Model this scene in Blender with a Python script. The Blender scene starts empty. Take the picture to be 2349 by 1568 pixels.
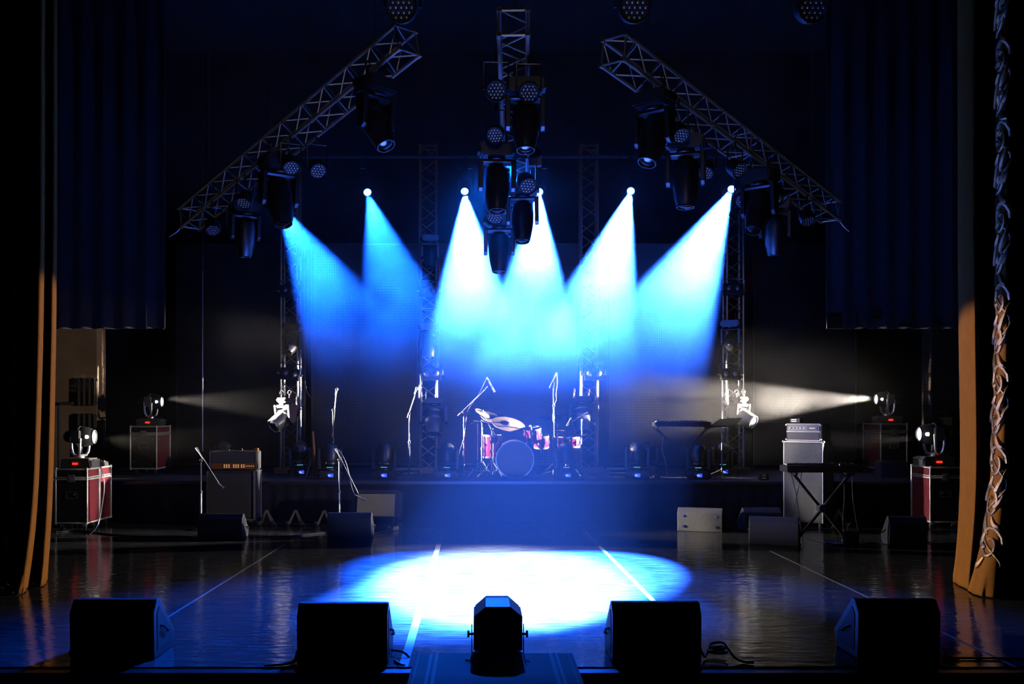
import bpy, bmesh, math, random
from mathutils import Vector, Matrix
R = math.radians
C = bpy.context.scene.collection
S = bpy.context.scene
random.seed(7)

# ------------------------------------------------------------------ camera
F = 2300.0            # focal length in photo pixels
VX, VY, H = 1100.0, 950.0, 1.6
cam_d = bpy.data.cameras.new('camera')
cam = bpy.data.objects.new('camera', cam_d); C.objects.link(cam)
cam.location = (0, 0, H); cam.rotation_euler = (R(90), 0, 0)
cam_d.sensor_width = 36; cam_d.lens = F / 2349 * 36
cam_d.shift_x = (2349 / 2 - VX) / 2349; cam_d.shift_y = (VY - 784) / 2349
cam_d.clip_start = .1; cam_d.clip_end = 100
S.camera = cam
# ------------------------------------------------------------------ colour, world
S.view_settings.view_transform = 'Standard'; S.view_settings.look = 'None'
S.view_settings.gamma = 1; S.view_settings.use_curve_mapping = False
S.view_settings.exposure = 0
w = bpy.data.worlds.new('world'); S.world = w; w.use_nodes = True
w.node_tree.nodes['Background'].inputs[0].default_value = (.25, .4, 1, 1)
w.node_tree.nodes['Background'].inputs[1].default_value = .0008
cy = S.cycles
cy.max_bounces = 4; cy.diffuse_bounces = 0; cy.glossy_bounces = 2; cy.transmission_bounces = 2
cy.transparent_max_bounces = 6; cy.volume_bounces = 0; cy.caustics_reflective = False; cy.caustics_refractive = False
cy.sample_clamp_indirect = 3; cy.use_denoising = True; cy.adaptive_threshold = .02
cy.volume_max_steps = 48; cy.volume_step_rate = 2.0

def at(px, py, Y):
    return Vector(((px - VX) * Y / F, Y, H - (py - VY) * Y / F))
def fl(px, py, z0=0.0):
    return at(px, py, F * (H - z0) / (py - VY))

# ------------------------------------------------------------------ stage lamps (fixtures built below) and added lights without fixtures
def spot(name, loc, aim, power, half, color, blend=.35, size=.03):
    l = bpy.data.lights.new(name, 'SPOT'); l.energy = power; l.color = color
    l.spot_size = 2 * R(half); l.spot_blend = blend; l.shadow_soft_size = size
    o = bpy.data.objects.new(name, l); C.objects.link(o)
    o.location = loc; d = Vector(aim) - Vector(loc)
    o.rotation_euler = d.to_track_quat('-Z', 'Y').to_euler()
    return o
BLUE = (.022, .13, 1.0)
WARM = (1.0, .86, .70)
BACK_Y = 16.75
AIM = Vector((.26, 9.9, 0))
# px, py, power, half angle, aim offset in x
BACK = [(640, 468, 95000, 9.2, -.25), (843, 441, 85000, 9.1, -.3), (1066, 439, 850000, 8.8, -.15),
        (1237, 440, 900000, 8.8, .1), (1447, 438, 950000, 8.9, .15), (1678, 434, 700000, 9.1, .35)]
BACKPOS = [at(px, py, BACK_Y) for px, py, *_ in BACK]
for (px, py, pw, ha, dx), p in zip(BACK, BACKPOS):
    aim = AIM + Vector((dx, 0, 0)); d = (aim - p).normalized()
    spot('blue_beam_lamp', p + d * .10, aim, pw, ha, BLUE if pw > 2e5 else (.006, .105, 1), .38, .04)
SIDE = {  # lens position, aim, power, half angle
    'left_far':  (at(374, 914, 16.9), at(1350, 955, 16.2), 28000, 9.5),
    'left_near': (at(217, 1005, 14.1), Vector((6.1, 12.9, .95)), 5500, 9),
    'right_far': (at(2008, 913, 16.9), at(983, 950, 16.2), 32000, 10),
    'right_near': (at(2111, 1004, 14.1), Vector((-5.4, 12.9, .85)), 9500, 7.5)}
for k, (p, a, pw, ha) in SIDE.items():
    d = (a - p).normalized()
    spot('side_beam_lamp', p + d * .05, a, pw, ha, (1, .88, .74), .3, .04)
for k, a in (('left_near', (4.7, 9.3, .45)), ('right_near', (-3.95, 9.5, .7))):   # second spots added at the near side lamps to light the curtains
    p = SIDE[k][0]; d = (Vector(a) - p).normalized(); spot('added_curtain_fill', p + d * .08, a, 2600, 11.5, (1, .84, .66), .15, .04)
spot('added_left_fill', (-6.4, 10.6, 2.0), (4.0, 14.1, .75), 330, 9, WARM, .5, .08)  # unseen lamp added to brighten the right monitors and bass cabinet
spot('added_right_fill', (6.9, 10.6, 2.0), (-5.0, 15.2, 1.3), 1300, 11, WARM, .5, .08)  # unseen lamp added to front-light the left amplifiers and pier
spot('added_truss_fill', (.2, .5, 3.0), (.2, 12, 4.9), 130, 20, (1, .9, .8), .4, .3)  # faint unseen light added to lift the overhead trusses
spot('added_blue_fill', (.3, 12.2, 4.6), (.3, 7.4, 0), 15000, 36, (.005, .11, 1), 1, .15)  # extra blue light added for the front floor, without a fixture
spot('red_wash_lamp', at(1778, 540, 13.7) + Vector((-.1, .1, -.1)), at(1600, 900, 15.5), 50, 8, (1, .05, .08), .6, .04)
spot('added_pool_fill', (.4, -4, 8.5), (.22, 9.55, 0), 420000, 4.7, (.85, .92, 1), .5, .1)  # unseen lamp added to whiten the centre of the floor pool
spot('follow_lamp', at(1142, 1470, 6.75) + Vector((0, .25, 0)), at(1160, 1150, 15), 4, 20, BLUE, .5, .05)

# ------------------------------------------------------------------ materials
def new_mat(name):
    m = bpy.data.materials.new(name); m.use_nodes = True
    return m, m.node_tree, m.node_tree.nodes['Principled BSDF']
def mat(name, col, rough=.5, metal=0.0, noise=.0, nscale=20, bump=0, emit=None, estr=0, spec=.5, coat=0):
    m, nt, b = new_mat(name)
    b.inputs['Base Color'].default_value = (*col, 1)
    b.inputs['Roughness'].default_value = rough; b.inputs['Metallic'].default_value = metal
    b.inputs['Specular IOR Level'].default_value = spec
    b.inputs['Coat Weight'].default_value = coat
    if noise or bump:
        tc = nt.nodes.new('ShaderNodeTexCoord'); n = nt.nodes.new('ShaderNodeTexNoise')
        n.inputs['Scale'].default_value = nscale; n.inputs['Detail'].default_value = 3
        nt.links.new(tc.outputs['Object'], n.inputs['Vector'])
        if noise:
            mx = nt.nodes.new('ShaderNodeMix'); mx.data_type = 'RGBA'
            mx.inputs[6].default_value = (*[max(0, c * (1 - noise)) for c in col], 1)
            mx.inputs[7].default_value = (*[min(1, c * (1 + noise)) for c in col], 1)
            nt.links.new(n.outputs['Fac'], mx.inputs[0]); nt.links.new(mx.outputs[2], b.inputs['Base Color'])
        if bump:
            bp = nt.nodes.new('ShaderNodeBump'); bp.inputs['Strength'].default_value = bump; bp.inputs['Distance'].default_value = .01
            nt.links.new(n.outputs['Fac'], bp.inputs['Height']); nt.links.new(bp.outputs[0], b.inputs['Normal'])
    if emit:
        b.inputs['Emission Color'].default_value = (*emit, 1); b.inputs['Emission Strength'].default_value = estr
    return m
M = dict(
    black=mat('black_plastic', (.018, .018, .02), .38, noise=.2, nscale=30),
    matte=mat('matte_black', (.012, .012, .014), .8, noise=.2),
    tolex=mat('black_tolex', (.016, .016, .018), .6, bump=.3, nscale=300),
    alu=mat('aluminium', (.75, .75, .77), .32, 1.0, noise=.08, nscale=40),
    dalu=mat('worn_aluminium', (.50, .49, .48), .42, .8, noise=.2, nscale=25),
    chrome=mat('chrome', (.88, .88, .90), .2, .75),
    steel=mat('dark_steel', (.10, .10, .11), .35, .9),
    maroon=mat('maroon_laminate', (.14, .018, .028), .4, noise=.15, nscale=12),
    caseblack=mat('black_laminate', (.02, .02, .024), .4, noise=.15, nscale=12),
    glass=mat('lens_glass', (.05, .06, .08), .06, coat=1),
    lamp=mat('lit_lens', (.9, .9, .9), .3, emit=(1, .93, .85), estr=2.5),
    blue_lamp=mat('blue_lit_lens', (.5, .7, 1), .3, emit=(.03, .13, 1), estr=55),
    display=mat('blue_display', (.02, .02, .1), .3, emit=(.03, .08, 1), estr=1.5),
    digits=mat('white_display_digits', (.5, .6, .9), .3, emit=(.35, .5, 1), estr=1.6),
    strip=mat('cyan_status_light', (.1, .3, .3), .3, emit=(.2, .75, .8), estr=.45),
    redled=mat('red_led_digits', (.3, .02, .02), .3, emit=(1, .02, .01), estr=3),
    drum=mat('red_drum_lacquer', (.62, .02, .08), .2, noise=.25, nscale=8, coat=.6),
    bronze=mat('cymbal_bronze', (.62, .46, .28), .34, .55, bump=.2, nscale=60),
    head=mat('black_drumhead', (.010, .010, .012), .55),
    white_head=mat('white_drumhead', (.7, .7, .7), .5),
    wood=mat('brown_wood', (.22, .07, .03), .45, noise=.4, nscale=14),
    sparkle=mat('silver_sparkle_cloth', (.034, .037, .038), .45, .15, noise=.95, nscale=90, bump=.5),
    grey_grille=mat('grey_grille_cloth', (.62, .62, .62), .8, noise=.1, nscale=200),
    dark_grille=mat('dark_grille_cloth', (.06, .06, .065), .8, noise=.3, nscale=120, bump=.2),
    orange=mat('orange_amp_panel', (.45, .17, .045), .35, .4, noise=.15, nscale=15),
    knob=mat('cream_knob', (.9, .8, .6), .3, emit=(1, .62, .3), estr=.5),
    greybox=mat('grey_painted_cabinet', (.20, .20, .21), .6, noise=.3, nscale=40, bump=.2),
    white=mat('white_plastic', (.75, .75, .72), .5),
    keys=mat('ivory_keys', (.7, .7, .66), .35),
    rubber=mat('black_rubber', (.012, .012, .012), .6),
    cable=mat('black_cable', (.012, .012, .013), .45),
    redcable=mat('red_cable', (.6, .02, .02), .45),
    gold=mat('gold_embroidery', (.62, .40, .20), .38, .75, bump=.6, nscale=120),
    tape=mat('pale_floor_tape', (.27, .29, .33), .35, noise=.2, nscale=6),
    concrete=mat('brown_concrete', (.34, .23, .16), .9, noise=.5, nscale=2.2, bump=.6),
    radiator=mat('radiator_paint', (.09, .075, .06), .6, noise=.2),
    drape=mat('black_drape', (.003, .003, .004), .95, bump=.4, nscale=8),
    paper=mat('grey_backing_board', (.35, .35, .37), .8, noise=.3, nscale=6),
    panel=mat('cream_panel', (.30, .28, .23), .6, noise=.2, nscale=4),
    shell=mat('silver_grey_shell', (.62, .63, .65), .35, .3),
    edging=mat('case_edging', (.80, .80, .80), .38, .55),
    tower=mat('bright_tower_aluminium', (.85, .85, .86), .30, .55, noise=.06, nscale=40),
    rack=mat('amp_front_metal', (.17, .17, .18), .4, .7),
)
# curtain velvet
M['velvet'] = mat('brown_gold_velvet', (.38, .145, .022), .75, noise=.18, nscale=9, bump=.15)
M['velvet'].node_tree.nodes['Principled BSDF'].inputs['Sheen Weight'].default_value = 0; M['velvet'].node_tree.nodes['Principled BSDF'].inputs['Specular IOR Level'].default_value = .15

def floor_material():
    m, nt, b = new_mat('glossy_dance_floor'); N = nt.nodes.new; L = nt.links.new
    tc = N('ShaderNodeTexCoord')
    def noise(scale, sx, sy, det):
        mp = N('ShaderNodeMapping'); mp.inputs['Scale'].default_value = (sx, sy, 1)
        L(tc.outputs['Object'], mp.inputs['Vector'])
        n = N('ShaderNodeTexNoise'); n.inputs['Scale'].default_value = scale; n.inputs['Detail'].default_value = det
        L(mp.outputs[0], n.inputs['Vector']); return n
    streak = noise(6, .5, 7, 4); fine = noise(30, .14, 1.6, 3); wave = noise(4.2, 1.0, 2.0, 2)
    cr = N('ShaderNodeValToRGB')
    cr.color_ramp.elements[0].position = .42; cr.color_ramp.elements[0].color = (.035, .04, .055, 1)
    cr.color_ramp.elements[1].position = .72; cr.color_ramp.elements[1].color = (.17, .17, .17, 1)
    L(streak.outputs['Fac'], cr.inputs[0]); L(cr.outputs[0], b.inputs['Base Color'])
    rr = N('ShaderNodeMapRange'); rr.inputs['From Min'].default_value = .3; rr.inputs['From Max'].default_value = .7
    rr.inputs['To Min'].default_value = .035; rr.inputs['To Max'].default_value = .17
    L(fine.outputs['Fac'], rr.inputs['Value']); L(rr.outputs[0], b.inputs['Roughness'])
    ad = N('ShaderNodeMath'); ad.operation = 'MULTIPLY_ADD'; ad.inputs[1].default_value = .22
    L(fine.outputs['Fac'], ad.inputs[0]); L(wave.outputs['Fac'], ad.inputs[2])
    bp = N('ShaderNodeBump'); bp.inputs['Strength'].default_value = .45; bp.inputs['Distance'].default_value = .010
    L(ad.outputs[0], bp.inputs['Height']); L(bp.outputs[0], b.inputs['Normal'])
    b.inputs['Specular IOR Level'].default_value = .6
    return m
M['floor'] = floor_material()

def led_material():
    m, nt, b = new_mat('led_mesh'); N = nt.nodes.new; L = nt.links.new
    tc = N('ShaderNodeTexCoord'); sp = N('ShaderNodeSeparateXYZ'); L(tc.outputs['Object'], sp.inputs[0])
    def cell(o, pitch, duty):
        a = N('ShaderNodeMath'); a.operation = 'DIVIDE'; a.inputs[1].default_value = pitch; L(o, a.inputs[0])
        f = N('ShaderNodeMath'); f.operation = 'FRACT'; L(a.outputs[0], f.inputs[0])
        c = N('ShaderNodeMath'); c.operation = 'LESS_THAN'; c.inputs[1].default_value = duty; L(f.outputs[0], c.inputs[0])
        return c.outputs[0]
    mu = N('ShaderNodeMath'); mu.operation = 'MULTIPLY'
    L(cell(sp.outputs[0], .042, .26), mu.inputs[0]); L(cell(sp.outputs[2], .050, .5), mu.inputs[1])
    mx = N('ShaderNodeMix'); mx.data_type = 'RGBA'
    mx.inputs[6].default_value = (.005, .005, .007, 1)
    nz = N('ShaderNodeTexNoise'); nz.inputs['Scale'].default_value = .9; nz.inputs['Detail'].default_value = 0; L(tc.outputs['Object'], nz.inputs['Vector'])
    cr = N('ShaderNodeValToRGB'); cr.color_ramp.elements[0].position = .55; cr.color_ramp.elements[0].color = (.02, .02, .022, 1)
    cr.color_ramp.elements[1].position = .60; cr.color_ramp.elements[1].color = (.17, .17, .17, 1); L(nz.outputs['Fac'], cr.inputs[0]); L(cr.outputs[0], mx.inputs[7])  # patches of paler dots put reflected light into the base colour
    L(mu.outputs[0], mx.inputs[0]); L(mx.outputs[2], b.inputs['Base Color']); b.inputs['Roughness'].default_value = .4
    return m
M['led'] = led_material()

def brick_material():
    m, nt, b = new_mat('dark_brick'); N = nt.nodes.new
    tc = N('ShaderNodeTexCoord'); mp = N('ShaderNodeMapping'); mp.inputs['Rotation'].default_value = (R(90), 0, 0)
    br = N('ShaderNodeTexBrick'); br.inputs['Scale'].default_value = 4
    br.inputs['Color1'].default_value = (.13, .085, .06, 1); br.inputs['Color2'].default_value = (.10, .07, .05, 1); br.inputs['Mortar'].default_value = (.035, .03, .025, 1)
    nt.links.new(tc.outputs['Object'], mp.inputs[0]); nt.links.new(mp.outputs[0], br.inputs['Vector'])
    nt.links.new(br.outputs['Color'], b.inputs['Base Color']); b.inputs['Roughness'].default_value = .9
    return m
M['brick'] = brick_material()

def rug_material():
    m, nt, b = new_mat('striped_rug'); N = nt.nodes.new; L = nt.links.new
    tc = N('ShaderNodeTexCoord'); sp = N('ShaderNodeSeparateXYZ'); L(tc.outputs['Object'], sp.inputs[0])
    ab = N('ShaderNodeMath'); ab.operation = 'ABSOLUTE'; L(sp.outputs[0], ab.inputs[0])
    cr = N('ShaderNodeValToRGB'); cr.color_ramp.interpolation = 'CONSTANT'
    e = cr.color_ramp.elements; e[0].color = (.035, .03, .03, 1); e[1].position = .36; e[1].color = (.11, .10, .09, 1)
    for p, c in ((.385, .03), (.40, .11), (.42, .03), (.485, .11), (.495, .03)):
        k = e.new(p); k.color = (c, c * .95, c * .9, 1)
    L(ab.outputs[0], cr.inputs[0]); L(cr.outputs[0], b.inputs['Base Color']); b.inputs['Roughness'].default_value = .95
    return m
M['rug'] = rug_material()

# ------------------------------------------------------------------ mesh helpers
class MB:
    def __init__(s): s.b = bmesh.new()
    def _mi(s, faces, mi):
        if mi:
            for f in faces: f.material_index = mi
    def box(s, c, d, rot=None, bev=0, mi=0, taper=None):
        r = bmesh.ops.create_cube(s.b, size=1)
        vs = r['verts']
        for v in vs:
            v.co = Vector((v.co.x * d[0], v.co.y * d[1], v.co.z * d[2]))
            if taper and v.co.z > 0: v.co.x *= taper[0]; v.co.y *= taper[1]
        fs = list({f for v in vs for f in v.link_faces})
        if bev:
            es = list({e for v in vs for e in v.link_edges})
            q = bmesh.ops.bevel(s.b, geom=es, offset=bev, segments=2, affect='EDGES')
            vs = list({v for f in q['faces'] for v in f.verts} | {v for v in vs if v.is_valid})
            fs = list({f for v in vs for f in v.link_faces})
        mtx = Matrix.Translation(c) @ (rot.to_4x4() if rot else Matrix())
        for v in vs: v.co = mtx @ v.co
        s._mi(fs, mi); return s
    def cyl(s, p0, p1, r, r2=None, seg=10, mi=0):
        p0, p1 = Vector(p0), Vector(p1); d = p1 - p0
        q = bmesh.ops.create_cone(s.b, cap_ends=True, segments=seg, radius1=r, radius2=r if r2 is None else r2, depth=d.length)
        mtx = Matrix.Translation((p0 + p1) / 2) @ d.to_track_quat('Z', 'Y').to_matrix().to_4x4()
        for v in q['verts']: v.co = mtx @ v.co
        s._mi({f for v in q['verts'] for f in v.link_faces}, mi); return s
    def lathe(s, prof, mtx=None, seg=20, sy=1.0, mi=0):
        """prof: (radius, z) pairs; closed at the ends where radius is 0"""
        rings = []; mtx = mtx or Matrix()
        for r, z in prof:
            if r < 1e-6: rings.append([s.b.verts.new(mtx @ Vector((0, 0, z)))])
            else: rings.append([s.b.verts.new(mtx @ Vector((r * math.cos(2 * math.pi * k / seg), sy * r * math.sin(2 * math.pi * k / seg), z))) for k in range(seg)])
        fs = []
        for a, b in zip(rings, rings[1:]):
            for k in range(seg):
                k2 = (k + 1) % seg
                if len(a) == 1 and len(b) > 1: fs.append(s.b.faces.new((a[0], b[k2], b[k])))
                elif len(b) == 1 and len(a) > 1: fs.append(s.b.faces.new((a[k], a[k2], b[0])))
                elif len(a) > 1: fs.append(s.b.faces.new((a[k], a[k2], b[k2], b[k])))
        s._mi(fs, mi); return s
    def tube(s, pts, r, seg=6, mi=0, smooth=0):
        pts = [Vector(p) for p in pts]
        for _ in range(smooth):
            q = [pts[0]]
            for a, b in zip(pts, pts[1:]): q += [a.lerp(b, .25), a.lerp(b, .75)]
            pts = q + [pts[-1]]
        rings = []; up = None
        for i, p in enumerate(pts):
            d = (pts[min(i + 1, len(pts) - 1)] - pts[max(i - 1, 0)])
            if d.length < 1e-9: d = Vector((0, 0, 1))
            d.normalize()
            if up is None: up = d.orthogonal().normalized()
            up = (up - d * up.dot(d)); up = up.normalized() if up.length > 1e-6 else d.orthogonal().normalized()
            sd = d.cross(up)
            rr = r(i / (len(pts) - 1)) if callable(r) else r
            rings.append([s.b.verts.new(p + rr * (math.cos(2 * math.pi * k / seg) * up + math.sin(2 * math.pi * k / seg) * sd)) for k in range(seg)])
        fs = []
        for a, b in zip(rings, rings[1:]):
            for k in range(seg): fs.append(s.b.faces.new((a[k], a[(k + 1) % seg], b[(k + 1) % seg], b[k])))
        fs.append(s.b.faces.new(rings[0][::-1])); fs.append(s.b.faces.new(rings[-1]))
        s._mi(fs, mi); return s
    def prism(s, poly, t0, t1, fn, mi=0):
        """polygon (a, b) swept between t0 and t1; fn(a, b, t) gives the point"""
        A = [s.b.verts.new(Vector(fn(a, b, t0))) for a, b in poly]; B = [s.b.verts.new(Vector(fn(a, b, t1))) for a, b in poly]
        n = len(poly); fs = [s.b.faces.new(A[::-1]), s.b.faces.new(B)]
        for k in range(n): fs.append(s.b.faces.new((A[k], A[(k + 1) % n], B[(k + 1) % n], B[k])))
        s._mi(fs, mi); return s
    def ball(s, c, r, sc=(1, 1, 1), seg=12, mi=0):
        q = bmesh.ops.create_uvsphere(s.b, u_segments=seg, v_segments=max(6, seg // 2), radius=r)
        for v in q['verts']: v.co = Vector(c) + Vector((v.co.x * sc[0], v.co.y * sc[1], v.co.z * sc[2]))
        s._mi({f for v in q['verts'] for f in v.link_faces}, mi); return s
    def build(s, name, m, parent=None, smooth=True, bev=0, loc=None):
        bmesh.ops.recalc_face_normals(s.b, faces=s.b.faces[:])
        me = bpy.data.meshes.new(name); s.b.to_mesh(me); s.b.free()
        for k in (m if isinstance(m, (list, tuple)) else [m]): me.materials.append(M[k])
        if smooth:
            me.polygons.foreach_set('use_smooth', [True] * len(me.polygons))
            try: me.set_sharp_from_angle(angle=R(35))
            except Exception: pass
        o = bpy.data.objects.new(name, me); C.objects.link(o)
        if parent: o.parent = parent
        if loc is not None: o.location = loc
        if bev:
            md = o.modifiers.new('bevel', 'BEVEL'); md.width = bev; md.segments = 2; md.limit_method = 'ANGLE'
        return o
def thing(name, label, cat, loc=(0, 0, 0), rz=0, group=None, rot=None):
    o = bpy.data.objects.new(name, None); C.objects.link(o); o.empty_display_size = .1
    o.location = loc; o.rotation_euler = rot if rot else (0, 0, rz)
    return tag(o, label, cat, group)
def tag(o, label, cat, group=None, kind=None):
    if label: o['label'] = label
    if cat: o['category'] = cat
    if group: o['group'] = group
    if kind: o['kind'] = kind
    return o
def struct(o, label=None): o['kind'] = 'structure'; return o
def dup(root, loc, label, rz=0, group=None, rot=None):
    r = root.copy(); C.objects.link(r); r.location = loc; r.rotation_euler = rot if rot else (0, 0, rz); r['label'] = label
    if group: r['group'] = group
    for ch in list(root.children):
        c = ch.copy(); C.objects.link(c); c.parent = r
        for g in ch.children:
            d = g.copy(); C.objects.link(d); d.parent = c
    return r
def P(o, label): o['label'] = label; return o

# ------------------------------------------------------------------ the setting
STAGE_FRONT = 6.36; RF = 15.0; RZ = .6; RB = 18.9
b = MB(); b.box((.2, (STAGE_FRONT + 22) / 2, -.5), (24, 22 - STAGE_FRONT, 1)); struct(b.build('floor', 'floor', smooth=False))
b = MB(); b.box((.2, STAGE_FRONT - .05, -.035), (24, .12, .05)); b.box((.2, STAGE_FRONT - .09, -.075), (24, .04, .02)); struct(b.build('trim_1', 'steel', smooth=False))
b = MB(); b.box((.2, 1, -1.3), (24, 11, .2)); struct(b.build('floor_auditorium', 'drape', smooth=False))
b = MB(); b.box((.2, 20.6, 4.5), (24, .2, 9)); struct(b.build('wall_back', 'drape', smooth=False))
b = MB(); b.box((-9.6, 13.5, 4.5), (.2, 14, 9)); struct(b.build('wall_left', 'drape', smooth=False))
b = MB(); b.box((10.2, 13.5, 4.5), (.2, 14, 9)); struct(b.build('wall_right', 'drape', smooth=False))
b = MB(); b.box((.3, 13.5, 9.1), (20, 15, .2)); struct(b.build('ceiling', 'drape', smooth=False))
# masonry piers visible past the wing drapes
xa, xb = at(118, 0, 17).x, at(222, 0, 17).x
b = MB(); b.box(((xa + xb) / 2 - .6, 17.2, 1.9), (xb - xa + 1.2, .4, 3.8)); struct(b.build('wall_left_pier', 'concrete', smooth=False))
xa, xb = at(2138, 0, 17.2).x, at(2230, 0, 17.2).x
b = MB(); b.box(((xa + xb) / 2 + .6, 17.4, 1.9), (xb - xa + 1.2, .4, 3.8)); struct(b.build('wall_right_pier', 'brick', smooth=False))
# overhead borders: pleated black cloth
def pleated(name, x0, x1, Y, z0, z1, amp=.05, pitch=.35, label=None, ragged=0):
    mb = MB(); n = int((x1 - x0) / pitch * 8); cols = []
    rnd = random.Random(int(Y * 10))
    for i in range(n + 1):
        x = x0 + (x1 - x0) * i / n; y = Y + amp * math.sin(2 * math.pi * i / 8)
        zz = z0 + (rnd.uniform(-1, 1) * ragged)
        cols.append([mb.b.verts.new((x, y, zz)), mb.b.verts.new((x, y, (zz + z1) / 2)), mb.b.verts.new((x, y, z1))])
    for a, c in zip(cols, cols[1:]):
        for k in range(2): mb.b.faces.new((a[k], c[k], c[k + 1], a[k + 1]))
    o = mb.build(name, 'drape'); md = o.modifiers.new('thick', 'SOLIDIFY'); md.thickness = .012
    return o
zb = at(0, 757, 16.7).z
tag(pleated('border_drape', -8.5, at(466, 0, 18.6).x, 16.4, zb, 8.9, ragged=.01), 'black pleated overhead drape high on the left wing', 'drape')
tag(pleated('border_drape', at(1895, 0, 16.4).x, 9.5, 16.4, zb, 8.9, ragged=.01), 'black pleated overhead drape high on the right wing', 'drape')
# scraps of grey backing that show along the right drape's edge
for (x0, y0, x1, y1, lab) in [(1896, 716, 1936, 753, 'grey square board at the left end of the right drape hem'),
                              (1962, 716, 1966, 750, 'thin grey strip hanging beside the grey square board'),
                              (2005, 708, 2021, 730, 'small pale brown strip hanging above the right drape hem'),
                              (2060, 739, 2094, 748, 'pale slanted scrap on the right drape hem near the brick pier'),
                              (2138, 738, 2162, 746, 'pale scrap on the right drape hem beside the curtain')]:
    p0, p1 = at(x0, y1, 16.35), at(x1, y0, 16.35)
    b = MB(); b.box((0, 0, 0), (p1.x - p0.x, .015, p1.z - p0.z), rot=Matrix.Rotation(R(random.uniform(-3, 3)), 3, 'Y'))
    tag(b.build('backing_board', 'paper', loc=(p0 + p1) / 2), lab, 'board', 'scraps of board along the right overhead drape')
# radiators and pipe on the left pier
for (y0, y1, lab) in [(866, 930, 'upper brown ribbed radiator on the left concrete pier'), (948, 1002, 'lower brown ribbed radiator on the left concrete pier')]:
    p0, p1 = at(172, y1, 16.9), at(221, y0, 16.9)
    t = thing('radiator', lab, 'radiator', (p0.x, 16.955, p0.z)); w_, h_ = p1.x - p0.x, p1.z - p0.z
    for k in range(4):
        b = MB(); b.box((w_ * (k + .5) / 4, 0, h_ / 2), (w_ / 4 * .6, .08, h_), bev=.02); b.build('radiator_rib', 'radiator', t)
    b = MB(); b.cyl((0, 0, .04), (w_, 0, .04), .02); b.cyl((0, 0, h_ - .04), (w_, 0, h_ - .04), .02); b.build('pipe', 'radiator', t)
b = MB(); b.tube([at(136, 1100, 16.85), at(136, 940, 16.85), at(137, 928, 16.85), at(145, 925, 16.85), at(168, 925, 16.85)], .03, 8)
tag(b.build('heating_pipe', 'radiator'), 'bent dark heating pipe on the left concrete pier', 'pipe')
p0, p1 = at(2120, 1050, 17.0), at(2183, 956, 17.0)
b = MB(); b.box((0, 0, 0), (p1.x - p0.x, .05, p1.z - p0.z), bev=.01)
t = b.build('wall_panel', 'panel', loc=(p0 + p1) / 2); tag(t, 'cream riveted panel standing in front of the brick pier', 'panel')
b = MB()
for k in range(5): b.ball((-.16 + .08 * k, -.027, .28), .006, seg=6)
b.build('rivets', 'steel', t)

# riser
t = thing('stage_riser', 'long black platform across the back carrying the drum kit and towers', 'platform', (0, RF, 0))
xl, xr = at(325, 0, 15.9).x - 1.5, at(2110, 0, 15.9).x + 1.2
b = MB(); b.box(((xl + xr) / 2, (RB - RF) / 2, RZ - .03), (xr - xl, RB - RF, .06)); b.build('deck', 'matte', t, smooth=False)
b = MB(); n = 400
cols = []
for i in range(n + 1):
    x = xl + .02 + (xr - xl - .04) * i / n; y = .03 + .012 * math.sin(i * 1.1)
    cols.append((b.b.verts.new((x, y, .0)), b.b.verts.new((x, y, RZ - .06))))
for a, c in zip(cols, cols[1:]): b.b.faces.new((a[0], c[0], c[1], a[1]))
o = b.build('skirt', 'drape', t); o.modifiers.new('thick', 'SOLIDIFY').thickness = .008
b = MB(); b.box(((xl + xr) / 2, -.01, RZ - .02), (xr - xl, .02, .04)); b.build('edge_rail', 'steel', t, smooth=False)

# floor tape seams
for (x0, y0, x1, y1, wd, lab) in [(655, 1246, 380, 1418, .02, 'thin pale tape seam on the floor left of the light pool'),
                                  (1016, 1215, 925, 1529, .06, 'wide pale tape seam crossing the left of the light pool'),
                                  (1342, 1218, 1545, 1425, .045, 'wide pale tape seam crossing the right of the light pool'),
                                  (1765, 1262, 2330, 1529, .02, 'thin pale tape seam on the floor running to the right front corner')]:
    a, c = fl(x0, y0), fl(x1, y1); d = (c - a).normalized(); sd = Vector((-d.y, d.x, 0)) * wd / 2
    b = MB(); b.box((a + c) / 2 + Vector((0, 0, .001)), (wd, (c - a).length, .002), rot=Vector((d.x, d.y, 0)).to_track_quat('Y', 'Z').to_matrix())
    tag(b.build('floor_tape', 'tape', smooth=False), lab, 'floor tape', 'tape seams along the stage floor')

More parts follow.
